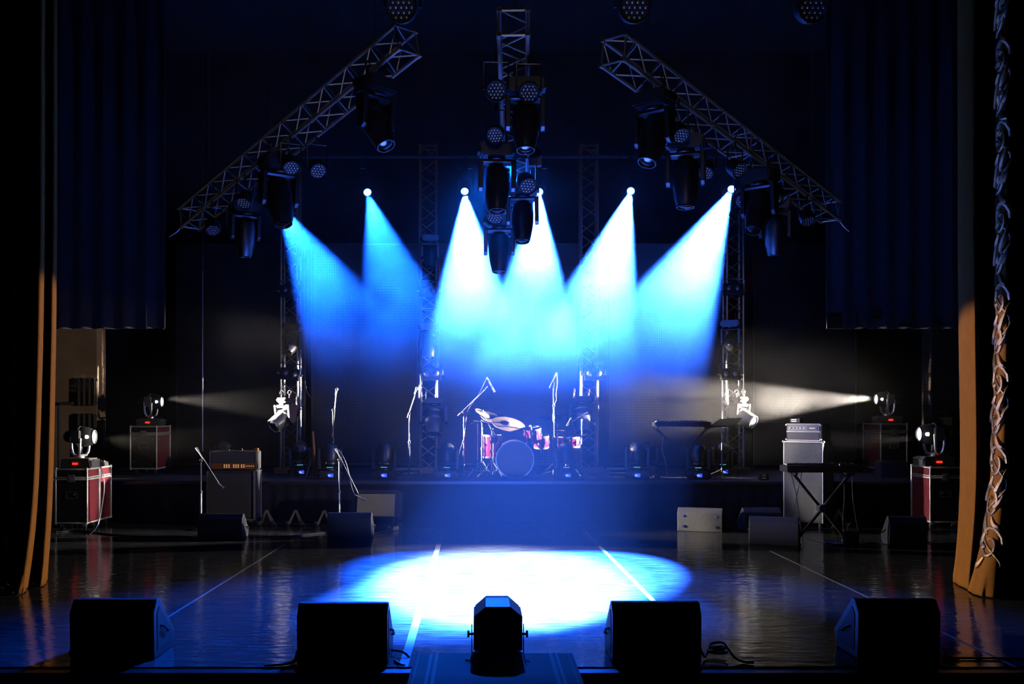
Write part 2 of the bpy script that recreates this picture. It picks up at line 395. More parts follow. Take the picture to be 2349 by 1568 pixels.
# ------------------------------------------------------------------ curtains
def curtain(cols, name, label, orn, orn_faces, flip):
    """cols: list of (px at top, px at 1100, px at hem, depth Y); rows run down the cloth"""
    hs = [8.8, 5.5, 3.5, 2.4, 1.6, 1.0, .6, .35, .15, .0]
    def px_at(c, z):
        top, mid, hem, Y = c
        if z > 1.2: return mid + (top - mid) * min(1, (z - 1.2) / 1.6)
        t = 1 - z / 1.2; return mid + (hem - mid) * t ** 1.8
    sub = 5
    def cr(a, b_, c, d, t):
        return .5 * ((2 * b_) + (c - a) * t + (2 * a - 5 * b_ + 4 * c - d) * t * t + (3 * b_ - a - 3 * c + d) * t ** 3)
    N_ = len(cols); mb = MB(); grid = []
    for z in hs:
        pts = []
        for i, c in enumerate(cols):
            Y = c[3] - (.12 * (1 - z / .6) if z < .6 else 0)
            x = (px_at(c, z) - VX) * Y / F
            pts.append(Vector((x, Y, z)))
        row = []
        for i in range(N_ - 1):
            p = [pts[max(i - 1, 0)], pts[i], pts[i + 1], pts[min(i + 2, N_ - 1)]]
            for k in range(sub):
                t = k / sub; row.append(Vector([cr(*[q[j] for q in p], t) for j in range(3)]))
        row.append(pts[-1])
        if z < .2:
            for i, q in enumerate(row): q.y += .035 * math.sin(i * 1.9) * (1 - z / .2); q.z += .012 * abs(math.sin(i * 1.3))
        grid.append(row)
    V = [[mb.b.verts.new(q) for q in row] for row in grid]
    for a, c in zip(V, V[1:]):
        for k in range(len(a) - 1): mb.b.faces.new((a[k], a[k + 1], c[k + 1], c[k]))
    root = thing(name, label, 'curtain', (0, 0, 0))
    o = mb.build('cloth', 'velvet', root)
    md = o.modifiers.new('sub', 'SUBSURF'); md.levels = 1; md.render_levels = 2
    md = o.modifiers.new('thick', 'SOLIDIFY'); md.thickness = .01
    # scroll embroidery follows the cloth along one fold
    def surf(u, z):
        k = max(0, min(len(hs) - 2, next((i for i in range(len(hs) - 1) if hs[i + 1] <= z), len(hs) - 2)))
        t = (hs[k] - z) / (hs[k] - hs[k + 1]); t = max(0, min(1, t))
        u = max(0, min(len(grid[0]) - 1.001, u)); i = int(u); s_ = u - i
        a = grid[k][i].lerp(grid[k][i + 1], s_); c = grid[k + 1][i].lerp(grid[k + 1][i + 1], s_)
        p = a.lerp(c, t); e = (grid[k][i + 1] - grid[k][i]).normalized()
        n = e.cross(Vector((0, 0, 1))); n.z = 0; n.normalize()
        if n.dot(Vector((0, 0, H)) - p) < 0: n = -n
        return p + n * .014
    mb = MB(); u0, hw = orn
    z = .28; s = 1; rnd = random.Random(3)
    while z < 6.5:
        cyc = z + .17
        pts = []
        for k in range(22):
            a = k / 21 * 2 * math.pi * 1.35; r = 1 - k / 21 * .75
            pts.append(surf(u0 + s * hw * (.15 + r * math.cos(a) * .8), cyc + .17 * r * math.sin(a)))
        mb.tube(pts, lambda t: .018 * (1.1 - .7 * t) + .004, 6)
        for q in range(3):
            a0 = -1.2 + q * .75 + rnd.uniform(-.2, .2); pts = []
            for k in range(7):
                t = k / 6; pts.append(surf(u0 - s * hw * (.1 + t * .75), cyc - .12 + .26 * t * math.sin(a0 + t) + .1 * q))
            mb.tube(pts, lambda t: .026 * math.sin(math.pi * min(1, t + .12)) + .003, 6)
        pts = [surf(u0 + s * hw * .9 * math.cos(math.pi * k / 10), z - .02 + .36 * k / 10) for k in range(11)]
        mb.tube(pts, .011, 6)
        z += .36; s = -s
    mb.build('gold_scroll_embroidery', 'gold', root)
    return root
RC = [(2199, 2206, 2190, 9.95), (2208, 2213, 2192, 9.62), (2231, 2238, 2217, 9.30), (2240, 2246, 2222, 9.32), (2250, 2258, 2232, 9.75), (2272, 2272, 2245, 9.95),
      (2288, 2277, 2224, 9.25), (2298, 2287, 2244, 8.95), (2318, 2310, 2288, 8.85), (2336, 2330, 2318, 9.1), (2346, 2342, 2330, 9.7), (2370, 2370, 2366, 9.85), (2400, 2400, 2395, 9.4), (2440, 2440, 2435, 9.3), (2480, 2480, 2480, 9.8)]
curtain(RC, 'stage_curtain', 'brown velvet stage curtain with gold scroll embroidery, right side', (7.0 * 5, 5.0), None, 1)
LC = [(129, 121, 105, 9.75), (126, 117, 101, 9.55), (121, 111, 92, 9.40), (112, 102, 84, 9.52), (106, 94, 74, 9.62), (100, 88, 60, 9.32), (93, 81, 48, 9.02), (84, 72, 30, 9.15),
      (72, 62, 14, 9.8), (60, 55, 12, 9.5), (48, 44, 8, 9.36), (30, 26, -4, 9.5), (15, 10, -18, 9.8), (-20, -20, -40, 9.5), (-60, -60, -70, 9.7)]
curtain(LC, 'stage_curtain', 'brown velvet stage curtain with narrow lit folds, left side', (10 * 5, 4.5), None, -1)

# ------------------------------------------------------------------ trusses
def truss(name, label, p0, p1, side, pitch, group=None, base=False, r=.024, mname='dalu', up=Vector((0, 0, 1)), skip=()):
    p0, p1 = Vector(p0), Vector(p1); d = p1 - p0; Ln = d.length; d.normalize()
    a = d.cross(up) if abs(d.dot(up)) < .95 else Vector((1, 0, 0)); a.normalize(); b_ = d.cross(a).normalized()
    rot = Matrix((a, b_, d)).transposed().to_4x4()
    root = thing(name, label, 'truss', p0, group=group, rot=rot.to_euler())
    h = side / 2 - r
    cs = [(-h, -h), (h, -h), (h, h), (-h, h)]
    for x, y in cs:
        mb = MB(); mb.cyl((x, y, 0), (x, y, Ln), r, seg=10)
        n = max(1, round(Ln / (pitch * 8)))
        for k in range(n + 1):
            z = min(max(Ln * k / n, .03), Ln - .03); mb.cyl((x, y, z - .03), (x, y, z + .03), r * 1.25, seg=10)
        mb.build('chord', mname, root)
    n = max(2, round(Ln / pitch)); n += n % 2
    for i in range(4):
        (xa, ya), (xb, yb) = cs[i], cs[(i + 1) % 4]; mb = MB()
        for k in range(n):
            q = (xa, ya), (xb, yb)
            s_, e_ = (q[0], q[1]) if k % 2 == i % 2 else (q[1], q[0])
            mb.cyl((*s_, Ln * k / n + .02), (*e_, Ln * (k + 1) / n - .02), r * .42, seg=6)
        mb.build('lattice', mname, root)
    for z in (.03, Ln - .03) if Ln < 5.5 else (.03, Ln * .5, Ln - .03):
        mb = MB()
        for i in range(4): mb.cyl((*cs[i], z), (*cs[(i + 1) % 4], z), r * .5, seg=6)
        mb.build('cross_frame', mname, root)
    if base:
        mb = MB(); mb.box((0, 0, -.0 + .05), (side + .18, side + .12, .10), bev=.012); mb.build('base_plate', mname, root)
    return root
TY = 17.2
TW = [(667, 380, 'aluminium truss tower left of the blue beams, leftmost of four'), (983, 335, 'aluminium truss tower just left of the drum kit'),
      (1350, 335, 'aluminium truss tower just right of the drum kit'), (1682, 430, 'aluminium truss tower behind the music stand, rightmost of four')]
for px, pt, lab in TW:
    x = at(px, 0, TY).x; truss('truss_tower', lab, (x, TY, RZ), (x, TY, at(0, pt, TY).z), .325, .26, 'four vertical truss towers on the platform', base=True, mname='tower')
OT = {'L': (Vector((-.72, 10.26, 5.44)), Vector((-3.99, 13.75, 4.27))), 'R': (Vector((1.316, 9.96, 5.23)), Vector((4.98, 14.2, 4.46))),
      'C': (Vector((.31, 9.2, 5.21)), Vector((.49, 13.3, 4.07)))}
for k, lab in (('L', 'aluminium lighting truss sloping down to the left above the stage'), ('R', 'aluminium lighting truss sloping down to the right above the stage'),
               ('C', 'central aluminium lighting truss overhead, running upstage behind the hanging lights')):
    truss('lighting_truss', lab, OT[k][0], OT[k][1], .31, .24, 'three sloping trusses above the stage', r=.022)
# truss that carries the six beam lights, and rigging
zt = BACKPOS[1].z + .62
b = MB(); b.cyl((at(560, 0, BACK_Y).x, BACK_Y + .1, zt), (at(1760, 0, BACK_Y).x, BACK_Y + .1, zt), .03)
for px in (620, 900, 1180, 1460, 1720):
    x = at(px, 0, BACK_Y).x; b.cyl((x, BACK_Y + .1, zt), (x, BACK_Y + .1, 8.98), .006, seg=6)
tag(b.build('lighting_pipe', 'matte'), 'dark horizontal pipe across the back holding the lit blue beam lights', 'pipe')
for key, nm in (('L', 'left sloping'), ('R', 'right sloping'), ('C', 'central')):
    for t_, en in ((.12, 'upper'), (.88, 'lower')):
        c = OT[key][0].lerp(OT[key][1], t_); b = MB(); b.cyl(c + Vector((0, 0, .14)), (c.x, c.y, 8.98), .006, seg=6)
        tag(b.build('hoist_chain', 'matte'), 'dark hoist chain above the %s end of the %s truss' % (en, nm), 'chain', 'hoist chains carrying the trusses')

# low aluminium floor bars behind the drum kit
for x0, x1, lab in [(905, 968, 'low aluminium bar lying on the platform left of the second tower'), (1392, 1440, 'low aluminium bar lying on the platform right of the drum kit tower')]:
    b = MB(); a, c = at(x0, 1080, 16.6), at(x1, 1080, 16.6); b.cyl((a.x, 16.6, RZ + .09), (c.x, 16.6, RZ + .09), .03); b.cyl((a.x, 16.45, RZ + .03), (c.x, 16.45, RZ + .03), .025)
    b.box((a.x, 16.5, RZ + .05), (.04, .25, .1)); b.box((c.x, 16.5, RZ + .05), (.04, .25, .1))
    tag(b.build('floor_bar', 'alu'), lab, 'bar')

# ------------------------------------------------------------------ LED mesh screens
for (x0, x1, y0, lab) in [(406, 700, 560, 'black LED mesh screen with rows of pale dots left of the blue light'), (716, 958, 560, 'black LED mesh screen behind the second microphone stands'),
                          (1008, 1325, 560, 'black LED mesh screen directly behind the drum kit'), (1398, 1670, 560, 'black LED mesh screen behind the upstage keyboard'),
                          (1728, 1962, 560, 'black LED mesh screen behind the silver bass cabinet')]:
    Y = 18.3; p0, p1 = at(x0, 1064, Y), at(x1, y0, Y); wd, ht = p1.x - p0.x, p1.z - p0.z
    t = thing('led_screen', lab, 'screen', (p0.x, Y, p0.z), group='LED mesh screens across the back')
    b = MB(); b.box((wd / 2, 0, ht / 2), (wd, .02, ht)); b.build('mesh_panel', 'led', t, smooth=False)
    b = MB(); 
    for x in (0, wd): b.box((x, 0, (ht - p0.z + RZ) / 2), (.025, .05, ht + p0.z - RZ))
    b.box((wd / 2, 0, 0), (wd, .05, .025)); b.box((wd / 2, 0, ht), (wd, .05, .025)); b.build('frame', 'steel', t, smooth=False)
b = MB(); a, c = at(465, 1035, 17.0), at(465, 620, 17.0); b.cyl(a, c, .011, seg=8); b.cyl(c, (c.x, c.y, 8.9), .005, seg=6)
tag(b.build('steel_wire_pole', 'alu'), 'thin bright vertical steel pole in front of the left mesh screen', 'pole')

# ------------------------------------------------------------------ lights: builders (local z up, base at z = 0)
def glyphs(mb, w_, y, z):   # rows of small bars, like the lines of text on the display
    mb.box((-w_ * .12, y, z + .006), (w_ * .5, .002, .007)); mb.box((w_ * .02, y, z - .008), (w_ * .7, .002, .006))
def mover(label, loc, rz=0, tilt=0, s=1.0, style='wash', hang=False, group=None, disp='blue', strip=True, lit=None, rot=None):
    """moving head: base box, yoke with two arms, head that turns about local x; tilt 0 = head points up, positive leans to -y"""
    root = thing('moving_head_light', label, 'stage light', loc, rz, group, rot=rot)
    bw, bd, bh = .36 * s, .30 * s, .13 * s
    if style == 'silver': bw, bd, bh = .24 * s, .18 * s, .07 * s
    b = MB(); b.box((0, 0, bh * .5), (bw, bd, bh), bev=.018 * s, taper=(.9, .9))
    for x in (-1, 1):
        b.box((x * bw * .5, 0, bh * .5), (.03 * s, bd * .6, bh * .5), bev=.008 * s)
        if not hang:
            for y in (-1, 1): b.cyl((x * bw * .38, y * bd * .36, -.0), (x * bw * .38, y * bd * .36, .02 * s), .018 * s)
    base = b.build('base', 'black', root)
    if disp == 'blue':
        b = MB(); b.box((0.02 * s, -bd * .5 - .001, bh * .5), (.075 * s, .008, .055 * s)); d_ = b.build('display', 'display', base, smooth=False)
        b = MB(); glyphs(b, .075 * s, -bd * .5 - .006, bh * .5); b.build('display_text', 'digits', base, smooth=False)
        b = MB(); b.ball((-.045 * s, -bd * .5, bh * .62), .005 * s, seg=6); b.build('indicator', 'display', base)
    elif disp == 'red':
        b = MB()
        for k in range(4): b.box((-.045 * s + .018 * s * k, -bd * .5 - .003, bh * .5), (.012 * s, .006, .022 * s))
        b.build('red_digits', 'redled', base, smooth=False)
    hw = .145 * s; ay = bh + (.27 if style != 'silver' else .20) * s
    b = MB(); b.cyl((0, 0, bh), (0, 0, bh + .035 * s), .09 * s, seg=20)
    b.box((0, 0, bh + .05 * s), (2 * hw + .07 * s, .13 * s, .045 * s), bev=.012 * s)
    for x in (-1, 1):
        b.prism([(-.075 * s, bh + .03 * s), (.075 * s, bh + .03 * s), (.055 * s, ay + .05 * s), (.02 * s, ay + .085 * s), (-.02 * s, ay + .085 * s), (-.055 * s, ay + .05 * s)],
                x * hw, x * (hw + .045 * s), lambda a, c, t: (t, a, c))
    b.build('yoke', 'black', root, bev=.006 * s)
    if strip:
        b = MB(); b.box((0, -.068 * s, bh + .055 * s), (.10 * s, .01, .012 * s)); b.build('status_light', 'strip', root, smooth=False)
    # head, built along +z of the head then turned
    hm = Matrix.Translation((0, 0, ay)) @ Matrix.Rotation(R(tilt), 4, 'X')
    if style == 'silver':
        prof = [(0, -.20), (.05, -.20), (.085, -.19), (.10, -.14), (.118, -.02), (.118, .10), (.108, .19), (.10, .225), (.094, .235)]
        lr = .092
    elif style == 'spot':
        prof = [(0, -.20), (.07, -.195), (.115, -.15), (.13, -.05), (.128, .05), (.118, .16), (.10, .25), (.086, .29), (.080, .29)]
        lr = .078
    else:
        prof = [(0, -.17), (.06, -.165), (.105, -.13), (.128, -.06), (.133, .03), (.13, .10), (.115, .15), (.105, .16)]
        lr = .1
    prof = [(a * s, c * s) for a, c in prof]
    b = MB(); b.lathe(prof, hm, 24); 
    hd = b.build('head', 'black' if style != 'silver' else 'shell', root)
    ez = prof[-1][1]
    b = MB(); b.lathe([(lr * s * 1.0, ez - .02 * s), (lr * s * 1.12, ez - .004 * s), (lr * s * 1.12, ez + .012 * s), (lr * s, ez + .012 * s), (lr * s * .93, ez - .0 * s)], hm, 24)
    for k in range(6):
        a = k * math.pi / 3
        c = hm @ Vector((lr * s * 1.13 * math.cos(a), lr * s * 1.13 * math.sin(a), ez - .03 * s)); c2 = hm @ Vector((lr * s * 1.13 * math.cos(a), lr * s * 1.13 * math.sin(a), ez + .0 * s)); b.cyl(c, c2, .008 * s, seg=6)
    if style == 'silver':
        for z in (-.10, .0): b.lathe([(.122 * s, z * s), (.13 * s, z * s + .01 * s), (.13 * s, z * s + .03 * s), (.122 * s, z * s + .04 * s)], hm, 24)
    b.build('bezel', 'alu' if style == 'silver' else 'steel', hd)
    b = MB(); b.lathe([(0, ez + .014 * s), (lr * .5 * s, ez + .010 * s), (lr * .96 * s, ez - .004 * s)], hm, 24)
    b.build('lens', lit if lit else 'glass', hd)
    b = MB(); b.tube([hm @ Vector((-.05 * s, -.128 * s, -.04 * s)), hm @ Vector((-.05 * s, -.155 * s, -.02 * s)), hm @ Vector((.05 * s, -.155 * s, -.02 * s)), hm @ Vector((.05 * s, -.128 * s, -.04 * s))], .007 * s, 6)
    b.build('handle', 'steel', hd)
    if hang:
        for x in (-1, 1):
            b = MB(); hl = hang if not hang is True else .09; b.cyl((x * .1 * s, 0, .02), (x * .1 * s, 0, -hl + .02), .012); b.tube([(x * .1 * s, .035 * math.sin(a_), -hl - .035 * math.cos(a_)) for a_ in [k * .6 - 2.7 for k in range(10)]], .009, 6)
            b.build('hanging_clamp', 'steel', root)
    return root

def par(label, loc, rot, s=1.0, group='LED par lights hanging from the trusses', lit=.0):
    """short LED par: local -z is the light direction, yoke above"""
    root = thing('led_par_light', label, 'stage light', loc, rot=rot, group=group)
    b = MB(); b.lathe([(0, .10 * s), (.05 * s, .10 * s), (.085 * s, .07 * s), (.10 * s, .0), (.10 * s, -.09 * s), (.096 * s, -.10 * s), (.09 * s, -.085 * s)], Matrix(), 18); can = b.build('can', 'black', root)
    b = MB(); b.lathe([(0, -.082 * s), (.09 * s, -.082 * s)], Matrix(), 18); b.build('lens_plate', 'matte', root)
    b = MB()
    for q in range(-2, 3):
        for k in range(-2, 3):
            x, y = (k + .5 * (q % 2)) * .034 * s, q * .030 * s
            if x * x + y * y < (.078 * s) ** 2: b.ball((x, y, -.086 * s), .0105 * s, (1, 1, .6), seg=8)
    b.build('lens_cluster', 'chrome', root)
    return root
def par_hung(label, c, tilt, rz=0, s=1.0, top=.28):
    """c: centre of the can; a yoke bracket rises from it to the truss"""
    rt = (R(-tilt - 15), 0, rz); root = par(label, c, rt, s)
    inv = Matrix.Rotation(rz, 4, 'Z') @ Matrix.Rotation(R(-tilt - 15), 4, 'X'); inv.invert()
    b = MB(); pts = [(-.115 * s, 0, 0), (-.115 * s, 0, top * .7), (.115 * s, 0, top * .7), (.115 * s, 0, 0)]
    q = Matrix.Rotation(rz, 4, 'Z')
    b.tube([inv @ q @ Vector(p) for p in pts], .010 * s, 6); b.cyl(inv @ q @ Vector((0, 0, top * .7)), inv @ q @ Vector((0, 0, top)), .016)
    b.build('yoke_bracket', 'steel', root)
    return root

def tpoint(key, px, py, s=1):
    """point on a lower chord of the sloping truss above the fixture that shows at (px, py)"""
    p, q = OT[key]; best = None
    if key == 'C':
        off = Vector((.135 if px > 1170 else -.135, 0, -.135)); lo, hi = -.1, 1.1
        for _ in range(40):
            m_ = (lo + hi) / 2; c = p.lerp(q, m_) + off; y = VY - (c.z - .36 * s - H) * F / c.y
            if y < py: lo = m_
            else: hi = m_
        return p.lerp(q, lo) + off
    d = q - p; n = Vector((d.y, -d.x, 0)).normalized()
    if n.y > 0: n = -n
    for sd in (1, -1):
        for i in range(-20, 1020):
            c = p.lerp(q, i / 1000) + n * .135 * sd + Vector((0, 0, -.135)); e = abs((px - VX) * c.y / F - c.x)
            if e < .012:
                drop = c.z - (H - (py - VY) * c.y / F); sc_ = abs(drop - .33 * s)
                if drop > .2 and (best is None or sc_ < best[0] - .02): best = (sc_, c)
    return best[1]

HM = 'moving head lights hanging from the trusses'
UP = math.pi
# hanging movers: truss, centre px, py, scale, head tilt, turn
for key, px, py, s, tl, rz, lab in [
    ('C', 1205, 240, 1.0, -14, 0, 'large black moving head hanging at the top of the central light cluster'),
    ('C', 1139, 385, 1.05, -12, .1, 'wide black moving head hanging on the left side of the central cluster'),
    ('C', 1199, 466, .98, -14, -.1, 'black moving head hanging on the right of the central cluster, beside a lit lamp'),
    ('C', 1145, 538, 1.0, -8, 0, 'lowest black moving head of the central cluster, above the white beams'),
    ('L', 862, 245, 1.1, -30, .8, 'large black moving head under the upper end of the left truss'),
    ('L', 640, 415, 1.2, -22, .6, 'largest black moving head under the middle of the left truss'),
    ('L', 562, 510, 1.0, 6, .5, 'black moving head near the lower end of the left truss, pointing down'),
    ('R', 1500, 250, 1.1, -25, -.7, 'large black moving head under the upper end of the right truss'),
    ('R', 1573, 355, 1.15, -5, -.3, 'black moving head pointing straight down under the upper part of the right truss'),
    ('R', 1742, 420, 1.15, -30, -.7, 'black moving head under the lower middle of the right truss, next to the lit lamp'),
    ('R', 1778, 505, 1.05, 8, -.3, 'lowest black moving head under the right truss, in faint red light')]:
    c = tpoint(key, px, py, s)
    x = (px - VX) * c.y / F; z = min(c.z - .13, H - (py - VY) * c.y / F + .27 * s)
    mover(lab, (x, c.y, z), s=s, tilt=tl, style='spot', hang=c.z - z, group=HM, disp=None, strip=False, rot=(UP, 0, rz))
for key, px, py, tl, rz, s, lab in [
    ('C', 1213, 210, 50, 0, 1.0, 'LED par light on the right of the central truss near its top end'),
    ('C', 1138, 206, 50, 0, 1.0, 'LED par light on the left of the central truss near its top end'),
    ('C', 1212, 304, 45, .3, 1.0, 'LED par light with bright lens dots, right of the central truss, second row down'),
    ('C', 1138, 306, 45, -.2, .9, 'dim LED par light left of the central truss, second row down'),
    ('C', 1206, 418, 35, .3, 1.05, 'LED par light above the right hanging moving head of the central cluster'),
    ('C', 1137, 488, 25, -.2, 1.05, 'LED par light with white dots above the lowest central moving head'),
    ('L', 856, 296, 40, .5, 1.0, 'LED par light below the big moving head at the upper end of the left truss'),
    ('L', 727, 386, 40, .4, 1.0, 'LED par light alone right of the biggest moving head on the left truss'),
    ('L', 667, 376, 30, .3, 1.0, 'LED par light tucked behind the biggest moving head on the left truss'),
    ('L', 622, 462, 45, .8, 1.05, 'LED par light beside the first blue beam on the left truss'),
    ('L', 563, 455, 20, -.2, 1.0, 'LED par light between two moving heads on the left truss'),
    ('L', 487, 518, 25, .4, 1.0, 'leftmost LED par light at the lower end of the left truss'),
    ('L', 540, 528, 25, .5, 1.0, 'LED par light close left of the lowest moving head on the left truss'),
    ('R', 1490, 306, 40, -.5, 1.0, 'LED par light below the moving head at the upper end of the right truss'),
    ('R', 1556, 302, 30, .3, 1.0, 'LED par light above the downward moving head on the right truss'),
    ('R', 1620, 388, 30, -.4, 1.0, 'LED par light right of the downward moving head on the right truss'),
    ('R', 1686, 384, 40, .5, 1.0, 'LED par light directly above the brightest right lamp'),
    ('R', 1706, 456, 40, -.5, 1.0, 'LED par light left below the moving head next to the brightest right lamp'),
    ('R', 1782, 446, 30, 1.2, 1.0, 'LED par light facing right on the lower part of the right truss'),
    ('R', 1850, 497, 20, .2, 1.0, 'rightmost LED par light at the lower end of the right truss')]:
    c = tpoint(key, px, py, s); x = (px - VX) * c.y / F
    z = H - (py - VY) * c.y / F
    top = max(.2, c.z + .01 - z)
    par_hung(lab, (x, c.y, z), tl, rz, s, top)
# dim pars on a front pipe near the top edge of the picture
zf = at(0, -30, 9.0).z
b = MB(); b.cyl((-1.5, 9.0, zf), (3.8, 9.0, zf), .03); b.cyl((-1.2, 9.0, zf), (-1.2, 9.0, 8.98), .006); b.cyl((3.4, 9.0, zf), (3.4, 9.0, 8.98), .006)
tag(b.build('lighting_pipe', 'matte'), 'dark pipe along the top edge holding three dim round lights', 'pipe')
for px, lab in ((922, 'dim round light at the top edge left of the central truss'), (1452, 'dim round light at the top edge right of the central truss'), (1856, 'dim round light at the top edge furthest right')):
    z = at(0, 18, 9.0).z; par_hung(lab, ((px - VX) * 9.0 / F, 9.0, z), 55, 0, 1.4, zf - z)
# strobe box
c = at(1226, 362, 11.6)
t = thing('strobe_light', 'small dark box light with a clear face on the right of the central truss', 'stage light', c)
b = MB(); b.box((0, 0, .05), (.17, .14, .12), bev=.02, taper=(.75, .8)); b.build('housing', 'black', t)
b = MB(); b.box((0, -.01, -.055), (.16, .11, .09), bev=.006); b.build('clear_front', 'rack', t)
b = MB(); b.tube([(-.09, 0, .02), (-.11, 0, .2), (-.2, 0, .26)], .012); b.build('bracket', 'steel', t)

# the six lit beam heads on the back pipe (each hangs, head aimed at the pool)
ORD = ['leftmost', 'second from the left', 'third from the left', 'half hidden by the central cluster', 'second from the right', 'rightmost']
for i, p in enumerate(BACKPOS):
    d = (AIM + Vector((BACK[i][4], 0, 0)) - p).normalized()
    root = thing('beam_light', 'lit blue beam light on the back pipe, ' + ORD[i], 'stage light', p, rot=d.to_track_quat('-Z', 'Y').to_euler(), group='lit blue beam lights along the back')
    b = MB(); b.lathe([(0, .34), (.06, .335), (.10, .28), (.11, .15), (.095, .02), (.075, .0), (.07, .02)], Matrix(), 20); b.build('head', 'black', root)
    b = MB(); b.lathe([(0, -.004), (.062, .006)], Matrix(), 20); b.build('lens', 'blue_lamp', root)
    inv = d.to_track_quat('-Z', 'Y').to_matrix().inverted(); dz = zt - p.z
    b = MB(); b.tube([inv @ Vector((-.13, .1, .0)), inv @ Vector((-.13, .1, dz - .2)), inv @ Vector((.13, .1, dz - .2)), inv @ Vector((.13, .1, 0))], .018, 6)
    b.cyl(inv @ Vector((0, .1, dz - .25)), inv @ Vector((0, .1, dz - .02)), .05); b.build('yoke', 'black', root)

# tower lights
def blinder(label, c, roll=0, rz=0, lm='glass'):
    root = thing('blinder_light', label, 'stage light', c, rot=(0, roll, rz), group='two lamp blinders clamped to the towers')
    b = MB(); b.box((0, 0, 0), (.32, .12, .20), bev=.008); b.box((0, -.065, -.075), (.32, .05, .05), bev=.004); b.build('housing', 'black', root)
    for x in (-.075, .075):
        b = MB(); b.lathe([(.0, .035), (.035, .03), (.055, .012), (.058, 0)], Matrix.Translation((x, -.06, .015)) @ Matrix.Rotation(R(90), 4, 'X'), 18); l = b.build('lamp', 'rack', root)
        b = MB(); b.lathe([(.058, .0), (.066, .0), (.066, .014), (.058, .014)], Matrix.Translation((x, -.06, .015)) @ Matrix.Rotation(R(90), 4, 'X'), 18); b.build('lamp_ring', 'steel', l)
    b = MB(); b.tube([(-.19, 0, 0), (-.19, 0, .15), (-.17, 0, .18), (.17, 0, .18), (.19, 0, .15), (.19, 0, 0)], .009, 6); b.build('yoke_bracket', 'rack', root)
    for x in (-1, 1): b = MB(); b.cyl((x * .165, 0, 0), (x * .215, 0, 0), .018); b.build('knob', 'alu', root)
    b = MB(); b.cyl((0, 0, .18), (0, .1, .22), .014); b.build('clamp', 'steel', root)
    return root
WH = ('the leftmost tower', 'the second tower from the left', 'the third tower from the left', 'the rightmost tower')
for i, (px, dx, rl) in enumerate(((667, -2, .12), (983, 7, 0), (1350, 12, 0), (1675, 0, 0))):
    blinder('two lamp black blinder at head height on ' + WH[i], at(px + dx, 858, TY - .26), rl)
blinder('two lamp blinder high on the rightmost tower above its moving head', at(1682, 664, TY - .26))
blinder('two lamp blinder high on the second tower from the left', at(985, 668, TY - .26))
blinder('two lamp blinder high on the leftmost tower above its moving head', at(665, 668, TY - .26))
# sideways and hanging movers on the towers
def side_mover(px, py, s, tl, rot, lab, style='silver'):
    c = at(px, py, TY - .32); mover(lab, c, s=s, tilt=tl, style=style, hang=True, group='moving heads clamped to the towers', disp=None, strip=False, rot=rot)
side_mover(655, 912, 1.2, -58, (UP, 0, -.8), 'silver lit moving head turned left on the leftmost tower')
side_mover(995, 912, 1.25, -25, (UP, 0, 0), 'silver moving head tilted down on the second tower from the left')
side_mover(1334, 908, 1.25, -28, (UP, 0, .1), 'silver moving head behind the small cymbal on the third tower')
side_mover(1697, 910, 1.15, -65, (UP, 0, .8), 'silver moving head turned right on the rightmost tower')
side_mover(672, 742, .85, -50, (UP, 0, -.3), 'dark moving head halfway up the leftmost tower', 'spot')
side_mover(983, 742, .85, -20, (UP, 0, .2), 'dim moving head halfway up the second tower from the left', 'spot')
side_mover(1676, 735, .85, -60, (UP, 0, -.4), 'dark moving head halfway up the rightmost tower', 'spot')
side_mover(985, 540, .8, -20, (UP, 0, .2), 'dark moving head at the top third of the second tower from the left', 'spot')
# movers standing on the platform edge
MG = 'moving head lights standing along the platform'
for px, by, tl, rz, s, lab in [
    (687, 1090, 55, .3, .95, 'moving head on the platform at the foot of the leftmost tower'),
    (757, 1098, 174, .1, .98, 'moving head on the platform behind the boom microphone stand'),
    (882, 1098, 176, -.05, 1.0, 'moving head on the platform above the small tilted guitar amplifier'),
    (1025, 1098, 178, 0, .98, 'moving head on the platform just left of the drum kit'),
    (1298, 1098, 176, .05, .98, 'moving head on the platform in front of the snare drum'),
    (1462, 1098, 172, -.25, 1.0, 'moving head on the platform right of the drum kit, front one of a pair'),
    (1601, 1098, 174, -.15, .96, 'moving head on the platform under the upstage keyboard end'),
    (1656, 1089, 55, .05, .95, 'moving head with lens showing behind the music stand'),
    (1488, 1083, 50, -.4, .95, 'moving head with round lens behind its front neighbour, right of the drum kit'),
    (517, 1086, 60, .2, .95, 'moving head with lens just showing above the orange panel amplifier')]:
    p = fl(px, by, RZ); mover(lab, (p.x, p.y, RZ), rz=rz, tilt=tl, s=s, style='wash', group=MG, strip=(by > 1084), disp='blue' if by > 1084 else None)

